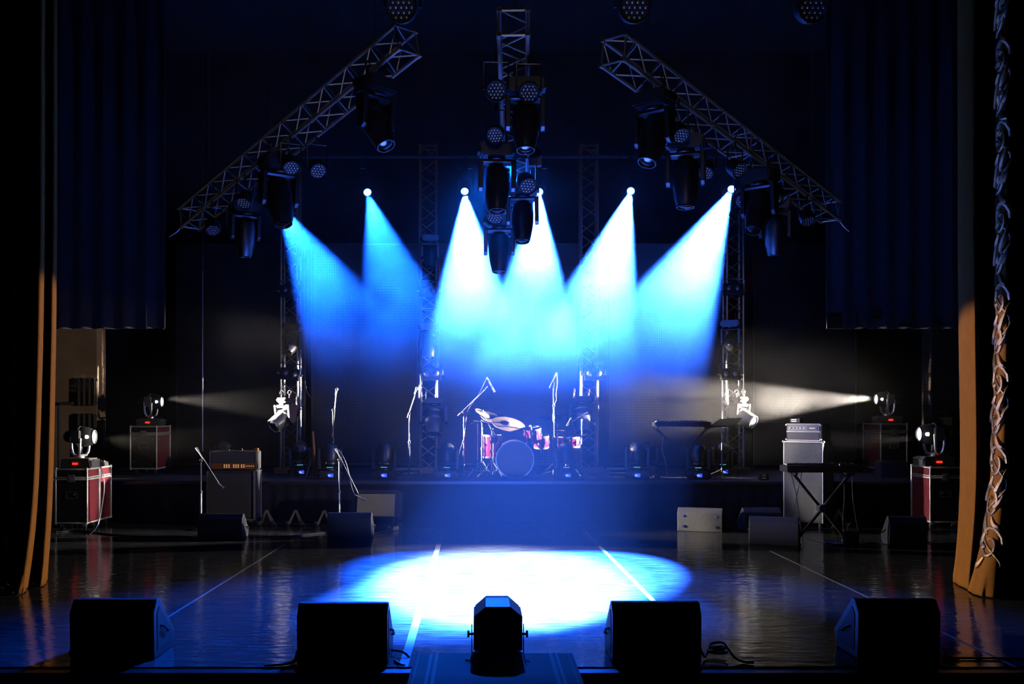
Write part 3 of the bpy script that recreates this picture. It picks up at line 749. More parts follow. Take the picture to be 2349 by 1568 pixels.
# ------------------------------------------------------------------ flight cases
def flight_case(label, loc, w_, d_, h_, rz=0, handle=True, group='maroon and black flight cases in the wings'):
    root = thing('flight_case', label, 'flight case', loc, rz, group)
    z0 = .11; hb = h_ - z0; zl = z0 + hb * .83
    def shell(za, zb, name):
        b = MB(); b.box((0, 0, (za + zb) / 2), (w_ - .01, d_ - .01, zb - za - .004))
        b.b.faces.ensure_lookup_table()
        for f in b.b.faces:
            f.normal_update()
            if abs(f.normal.x) > .5: f.material_index = 1
        return b.build(name, ['caseblack', 'maroon'], root, smooth=False)
    body = shell(z0, zl, 'body'); lid = shell(zl, h_, 'lid')
    e = .022
    b = MB()
    for x in (-1, 1):
        for y in (-1, 1): b.box((x * w_ / 2, y * d_ / 2, (z0 + h_) / 2), (e, e, hb))
    for z in (z0, zl - e * .6, h_):
        for y in (-1, 1): b.box((0, y * d_ / 2, z), (w_, e, e))
        for x in (-1, 1): b.box((x * w_ / 2, 0, z), (e, d_, e))
    for y in (-1, 1): b.box((0, y * d_ / 2, zl + e * .6), (w_, e, e * .8))
    for x in (-1, 1): b.box((x * w_ / 2, 0, zl + e * .6), (e, d_, e * .8))
    b.build('aluminium_edging', 'edging', root, bev=.006)
    for x in (-1, 1):
        for y in (-1, 1):
            for z in (z0, h_):
                b = MB(); b.ball((x * (w_ / 2 - .004), y * (d_ / 2 - .004), z), .024, seg=8); b.build('corner_cap', 'edging', root)
    b = MB(); b.box((0, -d_ / 2 - .006, zl), (.10, .016, .10), bev=.004); l = b.build('latch', 'dalu', root)
    b = MB(); b.cyl((0, -d_ / 2 - .02, zl), (0, -d_ / 2 - .01, zl), .025, seg=12); b.build('latch_knob', 'chrome', l)
    if handle:
        zh = z0 + hb * .52
        b = MB()
        for x in (-1, 1): b.box((x * .07, -d_ / 2 - .004, zh), (.012, .014, .10))
        for z in (-1, 1): b.box((0, -d_ / 2 - .004, zh + z * .045), (.15, .014, .012))
        hh = b.build('handle_plate', 'alu', root)
        b = MB(); b.tube([(-.055, -d_ / 2 - .012, zh + .025), (-.045, -d_ / 2 - .03, zh + .005), (.045, -d_ / 2 - .03, zh + .005), (.055, -d_ / 2 - .012, zh + .025)], .008, 6); b.build('grip', 'rubber', hh)
    b = MB()
    for sx in (-1, 1):
        for z in (z0 + .12, z0 + hb * .4, z0 + hb * .7, zl + .06):
            for y in (-.32, .32): b.ball((sx * (w_ / 2 - .002), y * d_, z), .007, seg=6)
    for z in (z0 + .12, z0 + hb * .7):
        for x in (-.36, .36): b.ball((x * w_, -d_ / 2 + .002, z), .007, seg=6)
    b.build('rivets', 'alu', root)
    for x in (-1, 1):
        for y in (-1, 1):
            b = MB(); b.box((x * w_ * .36, y * d_ * .34, z0 - .012), (.07, .07, .012)); b.prism([(-.022, z0 - .02), (.022, z0 - .02), (.03, .04), (-.0, .035)], x * w_ * .36 - .022, x * w_ * .36 + .022, lambda a, c, t: (t, y * d_ * .34 + a, c))
            c_ = b.build('caster', 'alu', root)
            b = MB(); b.cyl((x * w_ * .36 - .014, y * d_ * .34 + .02, .038), (x * w_ * .36 + .014, y * d_ * .34 + .02, .038), .038, seg=16); b.build('wheel', 'rubber', c_)
    return root
# left near pair
YN = 13.75
xc = (at(127, 0, YN).x + at(199, 0, YN).x) / 2; wn = at(199, 0, YN).x - at(127, 0, YN).x
hN = H - (1076 - VY) * YN / F
flight_case('flight case nearest the left curtain, with a lit moving head on top', (xc, YN + .225, 0), wn, .43, hN)
flight_case('flight case standing behind the left curtain case, with coiled gear on top', (xc, YN + .685, 0), wn, .43, hN, handle=False)
YF = 16.45
x0, x1 = at(299, 0, YF).x, at(359, 0, YF).x; hF = at(0, 978, YF).z - RZ
flight_case('flight case on the left end of the platform, under the farther left light', ((x0 + x1) / 2, YF + .36, RZ), x1 - x0, .72, hF)
YRN = 13.9; x0, x1 = at(2134, 0, YRN).x, at(2204, 0, YRN).x
flight_case('flight case nearest the right curtain, with a moving head on top', ((x0 + x1) / 2, YRN + .3, 0), x1 - x0, .6, H - (1072 - VY) * YRN / F)
x0, x1 = at(2022, 0, YF).x, at(2082, 0, YF).x
flight_case('flight case on the right end of the platform, under the brightest side beam', ((x0 + x1) / 2, YF + .4, RZ), x1 - x0, .75, at(0, 972, YF).z - RZ)
b = MB(); p0, p1 = at(2020, 1097, 15.9), at(2079, 1058, 15.9); b.box((0, 0, (p1.z - RZ) / 2), (p1.x - p0.x, .3, p1.z - RZ), bev=.01)
tag(b.build('black_box', 'matte', loc=((p0.x + p1.x) / 2, 16.0, RZ)), 'plain black box in front of the far right flight case', 'box')

# side movers on the cases: head lies level towards the stage
def case_mover(label, px, pbase, Y, ztop, side, s=1.05, yaw=0.0):
    """side +1 = lens towards +x"""
    loc = (at(px, 0, Y).x, Y, ztop)
    root = thing('moving_head_light', label, 'stage light', loc, 0, 'lit moving head lights on the flight cases')
    bw, bd, bh = .40 * s, .32 * s, .12 * s
    b = MB(); b.box((0, 0, bh * .5), (bw, bd, bh), bev=.015, taper=(.88, .9)); b.box((side * bw * .42, 0, bh * .45), (.07, bd * .9, bh * .7), bev=.01)
    base = b.build('base', 'rack', root)
    b = MB()
    for k in range(4): b.box((-.03 * s + .018 * s * k, -bd * .49 - .004, bh * .45), (.013 * s, .006, .024 * s))
    b.build('red_digits', 'redled', base, smooth=False)
    for x in (-1, 1):
        b = MB(); b.tube([(x * bw * .46, -bd * .3, bh * .5), (x * bw * .52, -bd * .3, bh * .8), (x * bw * .52, bd * .3, bh * .8), (x * bw * .46, bd * .3, bh * .5)], .009, 6); b.build('carry_handle', 'alu', base)
    za = bh + .27 * s
    b = MB(); b.cyl((0, 0, bh), (0, 0, bh + .03), .06, seg=16)
    # open U shaped arm on each side of the head
    for y in (-1, 1):
        b.tube([(-.055 * s, y * .15 * s, za), (-.05 * s, y * .15 * s, bh + .09 * s), (-.02 * s, y * .12 * s, bh + .035), (.03 * s, y * .12 * s, bh + .035), (.055 * s, y * .15 * s, bh + .09 * s), (.06 * s, y * .15 * s, za - .02)], .017 * s, 8, smooth=1)
        b.box((0, y * .15 * s, za), (.12 * s, .035 * s, .17 * s), bev=.012)
    b.box((0, 0, bh + .035), (.10 * s, .26 * s, .03), bev=.008)
    b.build('yoke', 'alu', root)
    hm = Matrix.Translation((0, 0, za)) @ Matrix.Rotation(yaw, 4, 'Z') @ Matrix.Rotation(R(90) * side, 4, 'Y')
    k = s
    b = MB(); b.lathe([(0, -.20 * k), (.045 * k, -.20 * k), (.07 * k, -.17 * k), (.075 * k, -.10 * k), (.115 * k, -.06 * k), (.13 * k, .0), (.128 * k, .06 * k), (.112 * k, .14 * k), (.085 * k, .175 * k), (.08 * k, .17 * k)], hm, 24)
    hd = b.build('head', 'black', root)
    b = MB(); b.lathe([(.078 * k, .16 * k), (.09 * k, .165 * k), (.09 * k, .185 * k), (.078 * k, .185 * k)], hm, 24); b.build('trim_ring', 'alu', hd)
    b = MB(); b.lathe([(.131 * k, -.015 * k), (.136 * k, -.01 * k), (.136 * k, .012 * k), (.131 * k, .016 * k)], hm, 24); b.build('body_band', 'alu', hd)
    b = MB(); b.box(hm @ Vector((0, 0, .125 * k)), (.05 * k, .25 * k, .045 * k), bev=.01); b.build('light_window', 'lamp', hd)
    P(hd.children[-1], 'glowing white side window')
    b = MB(); b.lathe([(0, .178 * k), (.078 * k, .172 * k)], hm, 20); b.build('lens', 'lamp', hd)
    return root
def ztop_of(py, Y): return H - (py - VY) * Y / F
case_mover('lit moving head pointing right on the flight case nearest the left curtain', 184, 0, YN + .3, hN + .012, 1, 1.1)
case_mover('lit moving head pointing right on the far left flight case', 346, 0, YF + .3, RZ + hF + .012, 1, 1.02)
case_mover('lit moving head pointing left on the far right flight case', 2035, 0, YF + .3, at(0, 972, YF).z + .012, -1, 1.02)
case_mover('lit moving head pointing left on the flight case nearest the right curtain', 2142, 0, YRN + .25, H - (1072 - VY) * YRN / F + .012, -1, 1.15)
# small mixer and cable on the second left case
b = MB(); b.box((0, 0, .04), (.22, .18, .07), bev=.01, taper=(.9, .8))
t = b.build('light_controller', 'rack', loc=(at(222, 0, YN + .6).x, YN + .7, hN + .005)); tag(t, 'small grey controller on top of the rear left flight case', 'controller')
b = MB()
for k in range(5): b.cyl((-.08 + k * .04, -.03, .07), (-.08 + k * .04, -.03, .09), .008, seg=8)
b.build('knob', 'white', t)
xr_ = at(229, 0, YN).x + .01
b = MB(); b.tube([at(228, 1066, YN - .02), at(237, 1085, YN - .05), at(240, 1120, YN - .05), at(234, 1160, YN - .05), at(230, 1185, YN - .05), at(222, 1212, YN - .1), fl(205, 1226)], .006, 6, smooth=3)
tag(b.build('power_cable', 'alu'), 'pale cable drooping down the maroon side of the left cases', 'cable')

# ------------------------------------------------------------------ wedge monitors
def wedge(label, loc, w_, h_=.385, rz=0, d_=.44, mname='tolex', bolts=False, group='floor monitor speakers'):
    """rear (audience) face at local y = 0, sloping grille on the far side"""
    root = thing('floor_monitor', label, 'speaker', loc, rz, group)
    prof = [(0, 0), (-.01, h_ * .80), (.055, h_), (.11, h_), (d_, h_ * .30), (d_ - .04, 0)]
    b = MB(); b.prism(prof, -w_ / 2, w_ / 2, lambda a, c, t: (t, a, c)); b.build('cabinet', mname, root, bev=.008, smooth=False)
    for x in (-1, 1):
        ins = [(.06, .05), (.05, h_ * .76), (.10, h_ * .86), (d_ - .07, h_ * .28), (d_ - .09, .05)]
        b = MB(); b.prism(ins, x * w_ / 2, x * (w_ / 2 + .004), lambda a, c, t: (t, a, c)); b.build('side_recess', 'matte', root, smooth=False)
        b = MB(); b.tube([(x * (w_ / 2 + .006), .12, h_ * .52), (x * (w_ / 2 + .022), .14, h_ * .5), (x * (w_ / 2 + .022), .24, h_ * .38), (x * (w_ / 2 + .006), .26, h_ * .36)], .008, 6); b.build('handle', 'black', root)
    n = Vector((0, h_ * .7, d_ - .11)).normalized(); a0, a1 = Vector((0, .12, h_ - .01)), Vector((0, d_ - .005, h_ * .31)); m_ = (a0 + a1) / 2
    ang = math.atan2(a1.z - a0.z, a1.y - a0.y)
    b = MB(); b.box(m_ + n * .006, (w_ * .92, (a1 - a0).length * .92, .014), rot=Matrix.Rotation(ang, 3, 'X'), bev=.003); b.build('grille', 'matte', root)
    if bolts:
        for x in (-.36, .36):
            for z in (.07, h_ * .66):
                b = MB(); b.cyl((x * w_, -.014, z), (x * w_, 0, z), .018, seg=12); b.cyl((x * w_, -.02, z), (x * w_, -.01, z), .008, seg=8, mi=1); b.build('bolt', ['alu', 'rubber'], root)
    return root
for x0, x1, by, ht, rz, kw, lab in [
    (160, 354, 1513, .385, 0, {}, 'black floor monitor at the front edge of the stage, far left'),
    (681, 889, 1524, .385, 0, {}, 'black floor monitor at the stage front edge, left of the central floor light'),
    (1405, 1609, 1521, .385, 0, {}, 'black floor monitor at the stage front edge, right of the central floor light'),
    (1968, 2157, 1513, .385, 0, {}, 'black floor monitor at the front edge of the stage, far right'),
    (453, 556, 1236, .32, 0, {}, 'black floor monitor in front of the orange panel amplifier'),
    (750, 852, 1235, .33, .0, {}, 'black floor monitor in front of the small tilted guitar amplifier'),
    (1557, 1653, 1219, .32, -.34, dict(mname='greybox', bolts=True), 'grey lit floor monitor with four bolts at the foot of the platform'),
    (1706, 1792, 1219, .32, 0, {}, 'black floor monitor between the grey monitor and the silver bass cabinet'),
    (1723, 1826, 1251, .345, -.36, {}, 'black floor monitor in front of the silver bass cabinet'),
    (2042, 2126, 1251, .35, -.1, {}, 'black floor monitor left of the flight case nearest the right curtain')]:
    p = fl((x0 + x1) / 2, by); w_ = (x1 - x0) * p.y / F
    wedge(lab, (p.x, p.y, 0), w_ / max(.9, math.cos(rz)), ht, rz, **({'d_': .44 if by > 1300 else .36} | kw))
def cable(name, pts, label, r=.008, m='cable', sm=3):
    b = MB(); b.tube(pts, r, 6, smooth=sm); return tag(b.build(name, m), label, 'cable', None)
g = lambda x, y: fl(x, y) + Vector((0, 0, .01))
cable('speaker_cable', [at(690, 1490, 6.45), at(681, 1492, 6.43), at(678, 1510, 6.42), g(680, 1520), g(650, 1527), g(606, 1529)], 'black cable at the left of the second front monitor')
cable('speaker_cable', [at(892, 1490, 6.7), at(925, 1493, 6.6), at(942, 1510, 6.6), at(940, 1528, 6.5), g(925, 1529), g(912, 1522), g(905, 1518)], 'black cable loop at the right of the second front monitor')
cable('speaker_cable', [at(1606, 1485, 6.55), at(1612, 1500, 6.55), g(1618, 1512)] + [g(1645 + 30 * math.cos(a * .9) * (1 - a * .02), 1508 + 6 * math.sin(a * .9)) + Vector((0, 0, .004 * a)) for a in range(4, 22)] + [g(1690, 1520), g(1730, 1523)], 'black coiled cable on the floor right of the third front monitor')
cable('speaker_cable', [at(2156, 1485, 6.7), at(2165, 1500, 6.6), g(2180, 1512), g(2230, 1512), g(2349, 1513)], 'black cable right of the far right front monitor')
cable('speaker_cable', [at(170, 1490, 6.5), at(161, 1490, 6.5), at(160, 1503, 6.5), g(166, 1510)], 'short cable loop at the left of the far left front monitor')

# ------------------------------------------------------------------ central floor light, its box and rug
zb_ = .015
t = thing('rug_covered_box', 'low box draped with a dark striped rug at the front centre of the stage', 'box', (at(1127, 0, 6.35).x + .02, 6.35, 0))
b = MB(); b.box((0, -.29, -.63), (1.0, .5, 1.26)); b.build('box', 'matte', t)
b = MB(); n = 26
hw0 = .52; pr = [(.30, .018), (-.54, .018), (-.562, .008), (-.57, -.03), (-.572, -.16), (-.575, -.3)]
rows = []
for yy, zz in pr: rows.append([b.b.verts.new(((-hw0 + 2 * hw0 * k / n), yy + .003 * math.sin(k * 1.7), zz + (.002 * math.sin(k * 2.3)))) for k in range(n + 1)])
for a, c in zip(rows, rows[1:]):
    for k in range(n): b.b.faces.new((a[k], a[k + 1], c[k + 1], c[k]))
o = b.build('rug', 'rug', t); o.modifiers.new('thick', 'SOLIDIFY').thickness = .012
YL = 6.55; sc = YL / F
c = Vector(((1142 - VX) * sc, YL, .024))
t = thing('floor_spotlight', 'dark octagonal floor light seen from behind on the striped rug', 'stage light', c)
zt_ = H - (1387 - VY) * YL / F - c.z; wt = .5 * 111 * sc
def bodyp(y0, y1, k):
    zlo = .05
    return [(-wt * k, zlo), (wt * k, zlo), (wt * k, zt_ - .062), (wt * k * .98, zt_ - .062), (wt * k * .50, zt_), (-wt * k * .50, zt_), (-wt * k * .98, zt_ - .062), (-wt * k, zt_ - .062)]
b = MB(); b.prism(bodyp(0, 0, 1), -.06, .26, lambda a, c_, t_: (a, t_, c_)); b.build('housing', 'black', t, bev=.004, smooth=False)
b = MB(); b.prism(bodyp(0, 0, .98), .26, .34, lambda a, c_, t_: (a * .96, t_, c_)); b.build('snoot', 'matte', t, smooth=False)
for x in (-1, 1):
    b = MB(); b.box((x * (wt + .012), .06, .10), (.006, .03, .19)); b.build('bracket_arm', 'steel', t)
    b = MB(); b.cyl((x * wt, .06, .13), (x * (wt + .036), .06, .13), .009); b.build('knob_stem', 'steel', t)
    b = MB(); b.cyl((x * (wt + .028), .06, .13), (x * (wt + .042), .06, .13), .024, seg=14); b.build('knob', 'rubber', t)
b = MB(); b.box((0, .06, .008), (2 * wt + .03, .03, .008)); b.box((0, .06, .02), (.3, .2, .02), bev=.005); b.box((0, .06, .035), (2 * wt * .8, .25, .03)); b.build('bracket_foot', 'steel', t)
b = MB()
for k, (x, z) in enumerate(((1109, 1457), (1116, 1463), (1124, 1467))):
    q = at(x, z, YL - .064) - c
    for j in range(2): b.box(q + Vector((.004 * j - .003, 0, -.004 * j)), (.007, .003, .010), rot=Matrix.Rotation(R(35), 3, 'Y'))
b.build('slot_light_marks', 'white', t)  # white pieces stand in for light showing through the slots

# ------------------------------------------------------------------ amplifiers
def amp_frame(mb, w_, d_, h_, e=.02, z0=0):
    for x in (-1, 1):
        for y in (-1, 1): mb.box((x * w_ / 2, y * d_ / 2, z0 + h_ / 2), (e, e, h_))
YA = 14.3; x0, x1 = at(474, 0, YA).x, at(585, 0, YA).x
zc = ztop_of(1079, YA)
t = thing('guitar_cabinet', 'tall dark speaker cabinet on casters under the orange panel amplifier', 'speaker cabinet', ((x0 + x1) / 2, YA, 0), R(0)); w_ = x1 - x0
b = MB(); b.box((0, .2, (zc + .09) / 2), (w_, .38, zc - .09), bev=.012); b.build('cabinet', 'tolex', t)
b = MB(); b.box((-.02, -.0, (zc + .09) / 2), (w_ - .09, .02, zc - .17)); b.build('grille', 'dark_grille', t)
b = MB()
for x in (-1, 1):
    b = MB(); b.box((x * (w_ / 2 - .012), .005, (zc + .09) / 2), (.026, .02, zc - .1), bev=.004); b.build('metal_edge', 'dalu', t)
    b = MB(); b.box((x * (w_ / 2 - .0), .39, (zc + .09) / 2), (.02, .02, zc - .1)); b.build('metal_edge', 'dalu', t)
b = MB(); b.box((0, .005, .1), (w_, .02, .02)); b.build('metal_edge', 'dalu', t)
for x in (-1, 1):
    for y in (.08, .32):
        b = MB(); b.box((x * w_ * .4, y, .075), (.05, .05, .03)); k = b.build('caster', 'alu', t); b = MB(); b.cyl((x * w_ * .4 - .014, y, .035), (x * w_ * .4 + .014, y, .035), .035, seg=14); b.build('wheel', 'rubber', k)
zh = ztop_of(1034, YA); x0, x1 = at(480, 0, YA).x, at(588, 0, YA).x; w_ = x1 - x0; hh = zh - zc - .012
t = thing('guitar_amplifier', 'amplifier head with an orange knob panel on the tall dark cabinet', 'amplifier', ((x0 + x1) / 2, YA, zc + .012))
b = MB(); b.box((0, .17, hh / 2), (w_, .30, hh), bev=.012); b.build('housing', 'tolex', t)
b = MB(); b.box((0, .015, hh * .64), (w_ - .06, .012, hh * .56)); b.build('grille', 'dark_grille', t)
b = MB(); b.box((0, .012, hh * .2), (w_ - .06, .014, hh * .30)); pnl = b.build('control_panel', 'orange', t)
for r_ in range(2):
    for k in list(range(3)) + list(range(4, 7)) + list(range(8, 10)):
        x = -.12 + .033 * k if k < 8 else -.12 + .033 * (k - .6)
        b = MB(); b.cyl((x, -.006, hh * (.15 + .10 * r_)), (x, .006, hh * (.15 + .10 * r_)), .009, seg=8); b.build('knob', 'knob', pnl)
for k in range(5):
    b = MB(); b.cyl((.19 + .026 * k, -.006, hh * .2), (.19 + .026 * k, .006, hh * .2), .006, seg=8); b.build('knob', 'knob', pnl)
b = MB()
for x in (-1, 1): b = MB(); b.box((x * (w_ / 2 - .008), .015, hh / 2), (.02, .016, hh), bev=.004); b.build('metal_edge', 'alu', t)
b = MB(); b.box((0, .015, hh - .01), (w_, .016, .012)); b.build('metal_edge', 'alu', t)
b = MB(); b.tube([(-.1, .17, hh), (-.09, .17, hh + .03), (.09, .17, hh + .03), (.1, .17, hh)], .01); b.build('carry_handle', 'rubber', t)
b = MB(); b.box((0, 0, .02), (.06, .08, .035), bev=.008); tag(b.build('effect_pedal', 'orange', loc=((at(583, 0, YA).x), YA + .15, zh)), 'small orange pedal on top of the orange panel amplifier', 'pedal')

YB = 14.35; x0, x1 = at(820, 0, YB).x, at(908, 0, YB).x; w_ = x1 - x0
t = thing('combo_amplifier', 'small guitar amplifier with pale striped grille tilted back on a stand', 'amplifier', ((x0 + x1) / 2, YB, 0), rot=(0, 0, R(-6)))
hh = .40; zb0 = ztop_of(1186, YB)
rt = Matrix.Rotation(R(-14), 4, 'X'); mt = Matrix.Translation((0, 0, zb0)) @ rt
b = MB(); b.box((0, .12, hh / 2), (w_ + .1, .24, hh), bev=.012)
for v in b.b.verts: v.co = mt @ v.co
b.build('cabinet', 'tolex', t)
b = MB(); n = 44
for k in range(n): b.box((-w_ / 2 + w_ * (k + .5) / n - .02, -.003, hh * .44), (w_ / n * .62, .012, hh * .80))
b.box((-.02, .004, hh * .44), (w_, .01, hh * .80), mi=1)
for v in b.b.verts: v.co = mt @ v.co
b.build('striped_grille', ['grey_grille', 'dark_grille'], t, smooth=False)
b = MB(); b.box((0, 0, hh * .93), (w_, .012, hh * .1))
for v in b.b.verts: v.co = mt @ v.co
pn = b.build('control_panel', 'rack', t)
for k in range(9):
    b = MB(); q = mt @ Vector((-w_ * .4 + w_ * .1 * k, -.014, hh * .93)); b.cyl(q, q + Vector((0, .015, 0)), .010, seg=8); b.build('knob', 'steel', pn)
b = MB()
for x in (-1, 1): b.tube([(x * w_ * .42, .0, 0), (x * w_ * .42, .08, zb0), (x * w_ * .42, .28, zb0 + .2), (x * w_ * .42, .36, 0)], .012)
b.tube([(-w_ * .42, .0, .012), (w_ * .42, .0, .012)], .012); b.build('stand_frame', 'black', t)

YS = 14.3; x0, x1 = at(1799, 0, YS).x, at(1886, 0, YS).x; w_ = x1 - x0; zc = ztop_of(1011, YS)
w_ *= 1.06
t = thing('bass_cabinet', 'tall bass speaker cabinet with silver sparkle cloth behind the keyboard', 'speaker cabinet', ((x0 + x1) / 2, YS, 0), R(-38))
b = MB(); b.prism([(0, .06), (.44, .06), (.44, zc - .12), (.36, zc), (0, zc)], -w_ / 2, w_ / 2, lambda a, c_, t_: (t_, a, c_)); b.build('cabinet', 'tolex', t, bev=.01, smooth=False)
b = MB(); b.box((-.0, -.006, (zc + .06) / 2), (w_ - .03, .014, zc - .12)); b.build('sparkle_grille', 'sparkle', t, smooth=False)
b = MB()
for x in (-1, 1): b.box((x * (w_ / 2 - .006), -.004, (zc + .06) / 2), (.012, .02, zc - .07))
b.box((0, -.004, zc - .012), (w_, .02, .014)); b.build('piping', 'dalu', t)
for x in (-1, 1):
    b = MB(); b.ball((x * w_ / 2, 0, zc - .01), .022, seg=8); b.build('corner_cap', 'alu', t)
b = MB()
for x in (-1, 1): b.cyl((x * w_ * .4, .06, 0), (x * w_ * .4, .06, .06), .03); b.cyl((x * w_ * .4, .36, 0), (x * w_ * .4, .36, .06), .03)
b.build('feet', 'rubber', t)
x0, x1 = at(1802, 0, YS).x, at(1882, 0, YS).x; w_ = x1 - x0; zh = ztop_of(969, YS); hh = zh - zc - .015
t = thing('bass_amplifier', 'black amplifier head with a small meter panel on the silver sparkle cabinet', 'amplifier', ((x0 + x1) / 2, YS, zc + .002), R(-38))
b = MB(); b.box((.01, .2, hh / 2), (w_ + .02, .36, hh), bev=.01); b.build('housing', 'tolex', t)
b = MB(); b.box((0, .014, hh * .74), (w_ - .04, .014, hh * .34)); pn = b.build('control_panel', 'rack', t)
for k in range(5):
    b = MB(); b.cyl((-w_ * .38 + k * .05, -.004, hh * .74), (-w_ * .38 + k * .05, .01, hh * .74), .011, seg=8); b.build('knob', 'alu', pn)
b = MB(); b.box((w_ * .27, .004, hh * .74), (w_ * .3, .01, hh * .22)); b.build('meter_plate', 'steel', pn)
b = MB(); b.box((w_ * .27, -.003, hh * .74), (w_ * .18, .008, hh * .06)); b.build('meter_text', 'white', pn)
b = MB()
for k in range(9): b.box((0, .01, hh * (.08 + .046 * k)), (w_ - .06, .012, hh * .022))
b.build('slotted_grille', 'steel', t)
for z_ in (.03, .53, .97): b = MB(); b.box((0, .006, hh * z_), (w_ - .01, .014, .010)); b.build('metal_edge', 'dalu', t)
for x in (-1, 1):
    for z in (.02, hh - .02):
        b = MB(); b.ball((x * w_ / 2, .02, z), .018, seg=8); b.build('corner_cap', 'alu', t)
def small_box(label, loc, w_=.13, h_=.07, rz=0, name='direct_box'):
    t = thing(name, label, 'box', loc, rz)
    b = MB(); b.box((0, 0, h_ / 2), (w_, .12, h_), bev=.006); b.build('case', 'black', t)
    for z in (.3, .72):
        b = MB(); b.box((-w_ * .1, -.062, h_ * z), (w_ * .5, .006, h_ * .22)); b.build('label_plate', 'white', t)
    return t
small_box('small black box with white plates on top of the bass amplifier', (at(1827, 0, YS + .15).x, YS + .15, zh), .15, .06, R(-38))
p = fl(1752, 1100, RZ); small_box('small black box with white plates on the platform edge', (p.x, p.y, RZ), .12, .10)
p = fl(1752 + 200, 1250); small_box('dark floor box among the cables under the right keyboard', (p.x, p.y, 0), .16, .18)

# ------------------------------------------------------------------ stands and microphones
def mic(label, tip, tail, r=.011, style='pencil'):
    """tip: the capsule end"""
    tip, tail = Vector(tip), Vector(tail); d = (tip - tail).normalized(); L_ = (tip - tail).length
    root = thing('microphone', label, 'microphone', tail, rot=d.to_track_quat('Z', 'Y').to_euler(), group='microphones on stands')
    if style == 'pencil':
        b = MB(); b.cyl((0, 0, 0), (0, 0, L_ * .62), r * .9, seg=12); b.build('body', 'chrome', root)
        b = MB(); b.cyl((0, 0, L_ * .66), (0, 0, L_), r * 1.15, seg=12); b.cyl((0, 0, L_ * .60), (0, 0, L_ * .68), r * .7, seg=12); b.build('capsule', 'alu', root)
    else:
        b = MB(); b.cyl((0, 0, 0), (0, 0, L_ * .72), r * .8, r * 1.3, seg=12); b.build('body', 'dalu', root)
        b = MB(); b.ball((0, 0, L_ * .85), r * 2.1, (1, 1, 1.05)); b.build('grille_ball', 'chrome', root)
    return root
def mic_stand(label, foot, top, boom=None, base='tripod', group='microphone stands', m='chrome'):
    """foot: floor point, top: clutch point, boom: (rear end, front end)"""
    foot, top = Vector(foot), Vector(top)
    root = thing('microphone_stand', label, 'stand', foot, group=group); tp = top - foot
    mid = tp * .55
    b = MB(); b.cyl((0, 0, .02), mid, .014); b.build('lower_pole', m, root)
    b = MB(); b.cyl(mid, tp, .010); b.build('upper_pole', m, root)
    b = MB(); b.cyl(mid * .97, mid * 1.03, .022); b.build('clutch', 'black', root)
    if boom:
        a, c_ = Vector(boom[0]) - foot, Vector(boom[1]) - foot
        b = MB(); b.cyl(a, c_, .009); b.cyl(a, a + (c_ - a).normalized() * .06, .016); b.build('boom', m, root)
        b = MB(); b.ball(tp, .024); b.build('boom_clamp', 'steel', root)
    if base == 'tripod':
        for k in range(3):
            a = .5 + k * 2 * math.pi / 3
            b = MB(); b.cyl((0, 0, .10), (.30 * math.cos(a), .30 * math.sin(a), .012), .010); b.ball((.30 * math.cos(a), .30 * math.sin(a), .014), .014, seg=8); b.build('leg', 'steel', root)
    else:
        b = MB(); b.lathe([(0, 0), (.14, 0), (.14, .012), (.03, .03), (0, .03)], Matrix(), 24); b.build('round_base', 'black', root)
    return root
def stand_px(label, px, py_foot, py_top, z0, boom=None, mics=None, base='tripod', mstyle='pencil', mlabel=None, m='chrome'):
    f = fl(px, py_foot, z0); f.z = z0; tp = at(px, py_top, f.y)
    bm = None
    if boom: bm = (at(*boom[0], f.y), at(*boom[1], f.y))
    s = mic_stand(label, f, tp, bm, base, m=m)
    if mics: mic(mlabel, at(*mics[0], f.y), at(*mics[1], f.y), r=.013, style=mstyle)
    return f.y
Y1 = stand_px('chrome microphone stand in front of the orange panel amplifier', 461, 1215, 1056, 0, ((450, 1026), (502, 1108)), ((513, 1119), (499, 1107)), 'round', 'pencil', 'small microphone hanging before the orange panel amplifier cabinet', m='dalu')
Y2 = stand_px('tall chrome microphone stand with long boom behind the second middle monitor', 778, 1215, 1054, 0, ((770, 1028), (822, 1132)), ((839, 1147), (813, 1134)), 'round', 'pencil', 'slim microphone pointing at the small striped grille amplifier')
Y3 = stand_px('chrome microphone stand on the platform behind the wooden pipe', 764, 1092, 940, RZ, ((762, 1000), (771, 905)), ((773, 890), (770, 906)), 'tripod', 'ball', 'vocal microphone in the blue haze, left of the second tower')
Y4 = stand_px('chrome microphone stand on the platform left of the second tower', 939, 1092, 948, RZ, ((935, 958), (953, 902)), ((957, 888), (951, 903)), 'tripod', 'ball', 'vocal microphone beside the second tower')
Y5 = stand_px('overhead microphone stand left of the drum kit', 1064, 1094, 946, RZ, ((1050, 954), (1119, 886)), ((1135, 899), (1117, 865)), 'tripod', 'pencil', 'silver overhead microphone above the left cymbals')
Y6 = stand_px('overhead microphone stand right of the bass drum', 1270, 1094, 930, RZ, ((1270, 960), (1270, 874)), ((1261, 890), (1277, 854)), 'tripod', 'pencil', 'silver overhead microphone above the right cymbals')
Y7 = stand_px('short boom microphone stand in front of the third tower', 1335, 1098, 958, RZ, ((1349, 946), (1311, 966)), ((1300, 977), (1310, 958)), 'tripod', 'pencil', 'short microphone pointing at the hi-hat')
cable('microphone_cable', [at(513, 1119, Y1), at(495, 1100, Y1), at(478, 1072, Y1), at(463, 1062, Y1), at(459, 1120, Y1), g(458, 1214)], 'thin cable running down the stand before the orange panel amplifier', .004)
cable('microphone_cable', [at(813, 1133, Y2), at(806, 1115, Y2), at(800, 1080, Y2), at(790, 1050, Y2), at(776, 1030, Y2)], 'thin cable looping along the long boom microphone stand', .004, 'dalu')
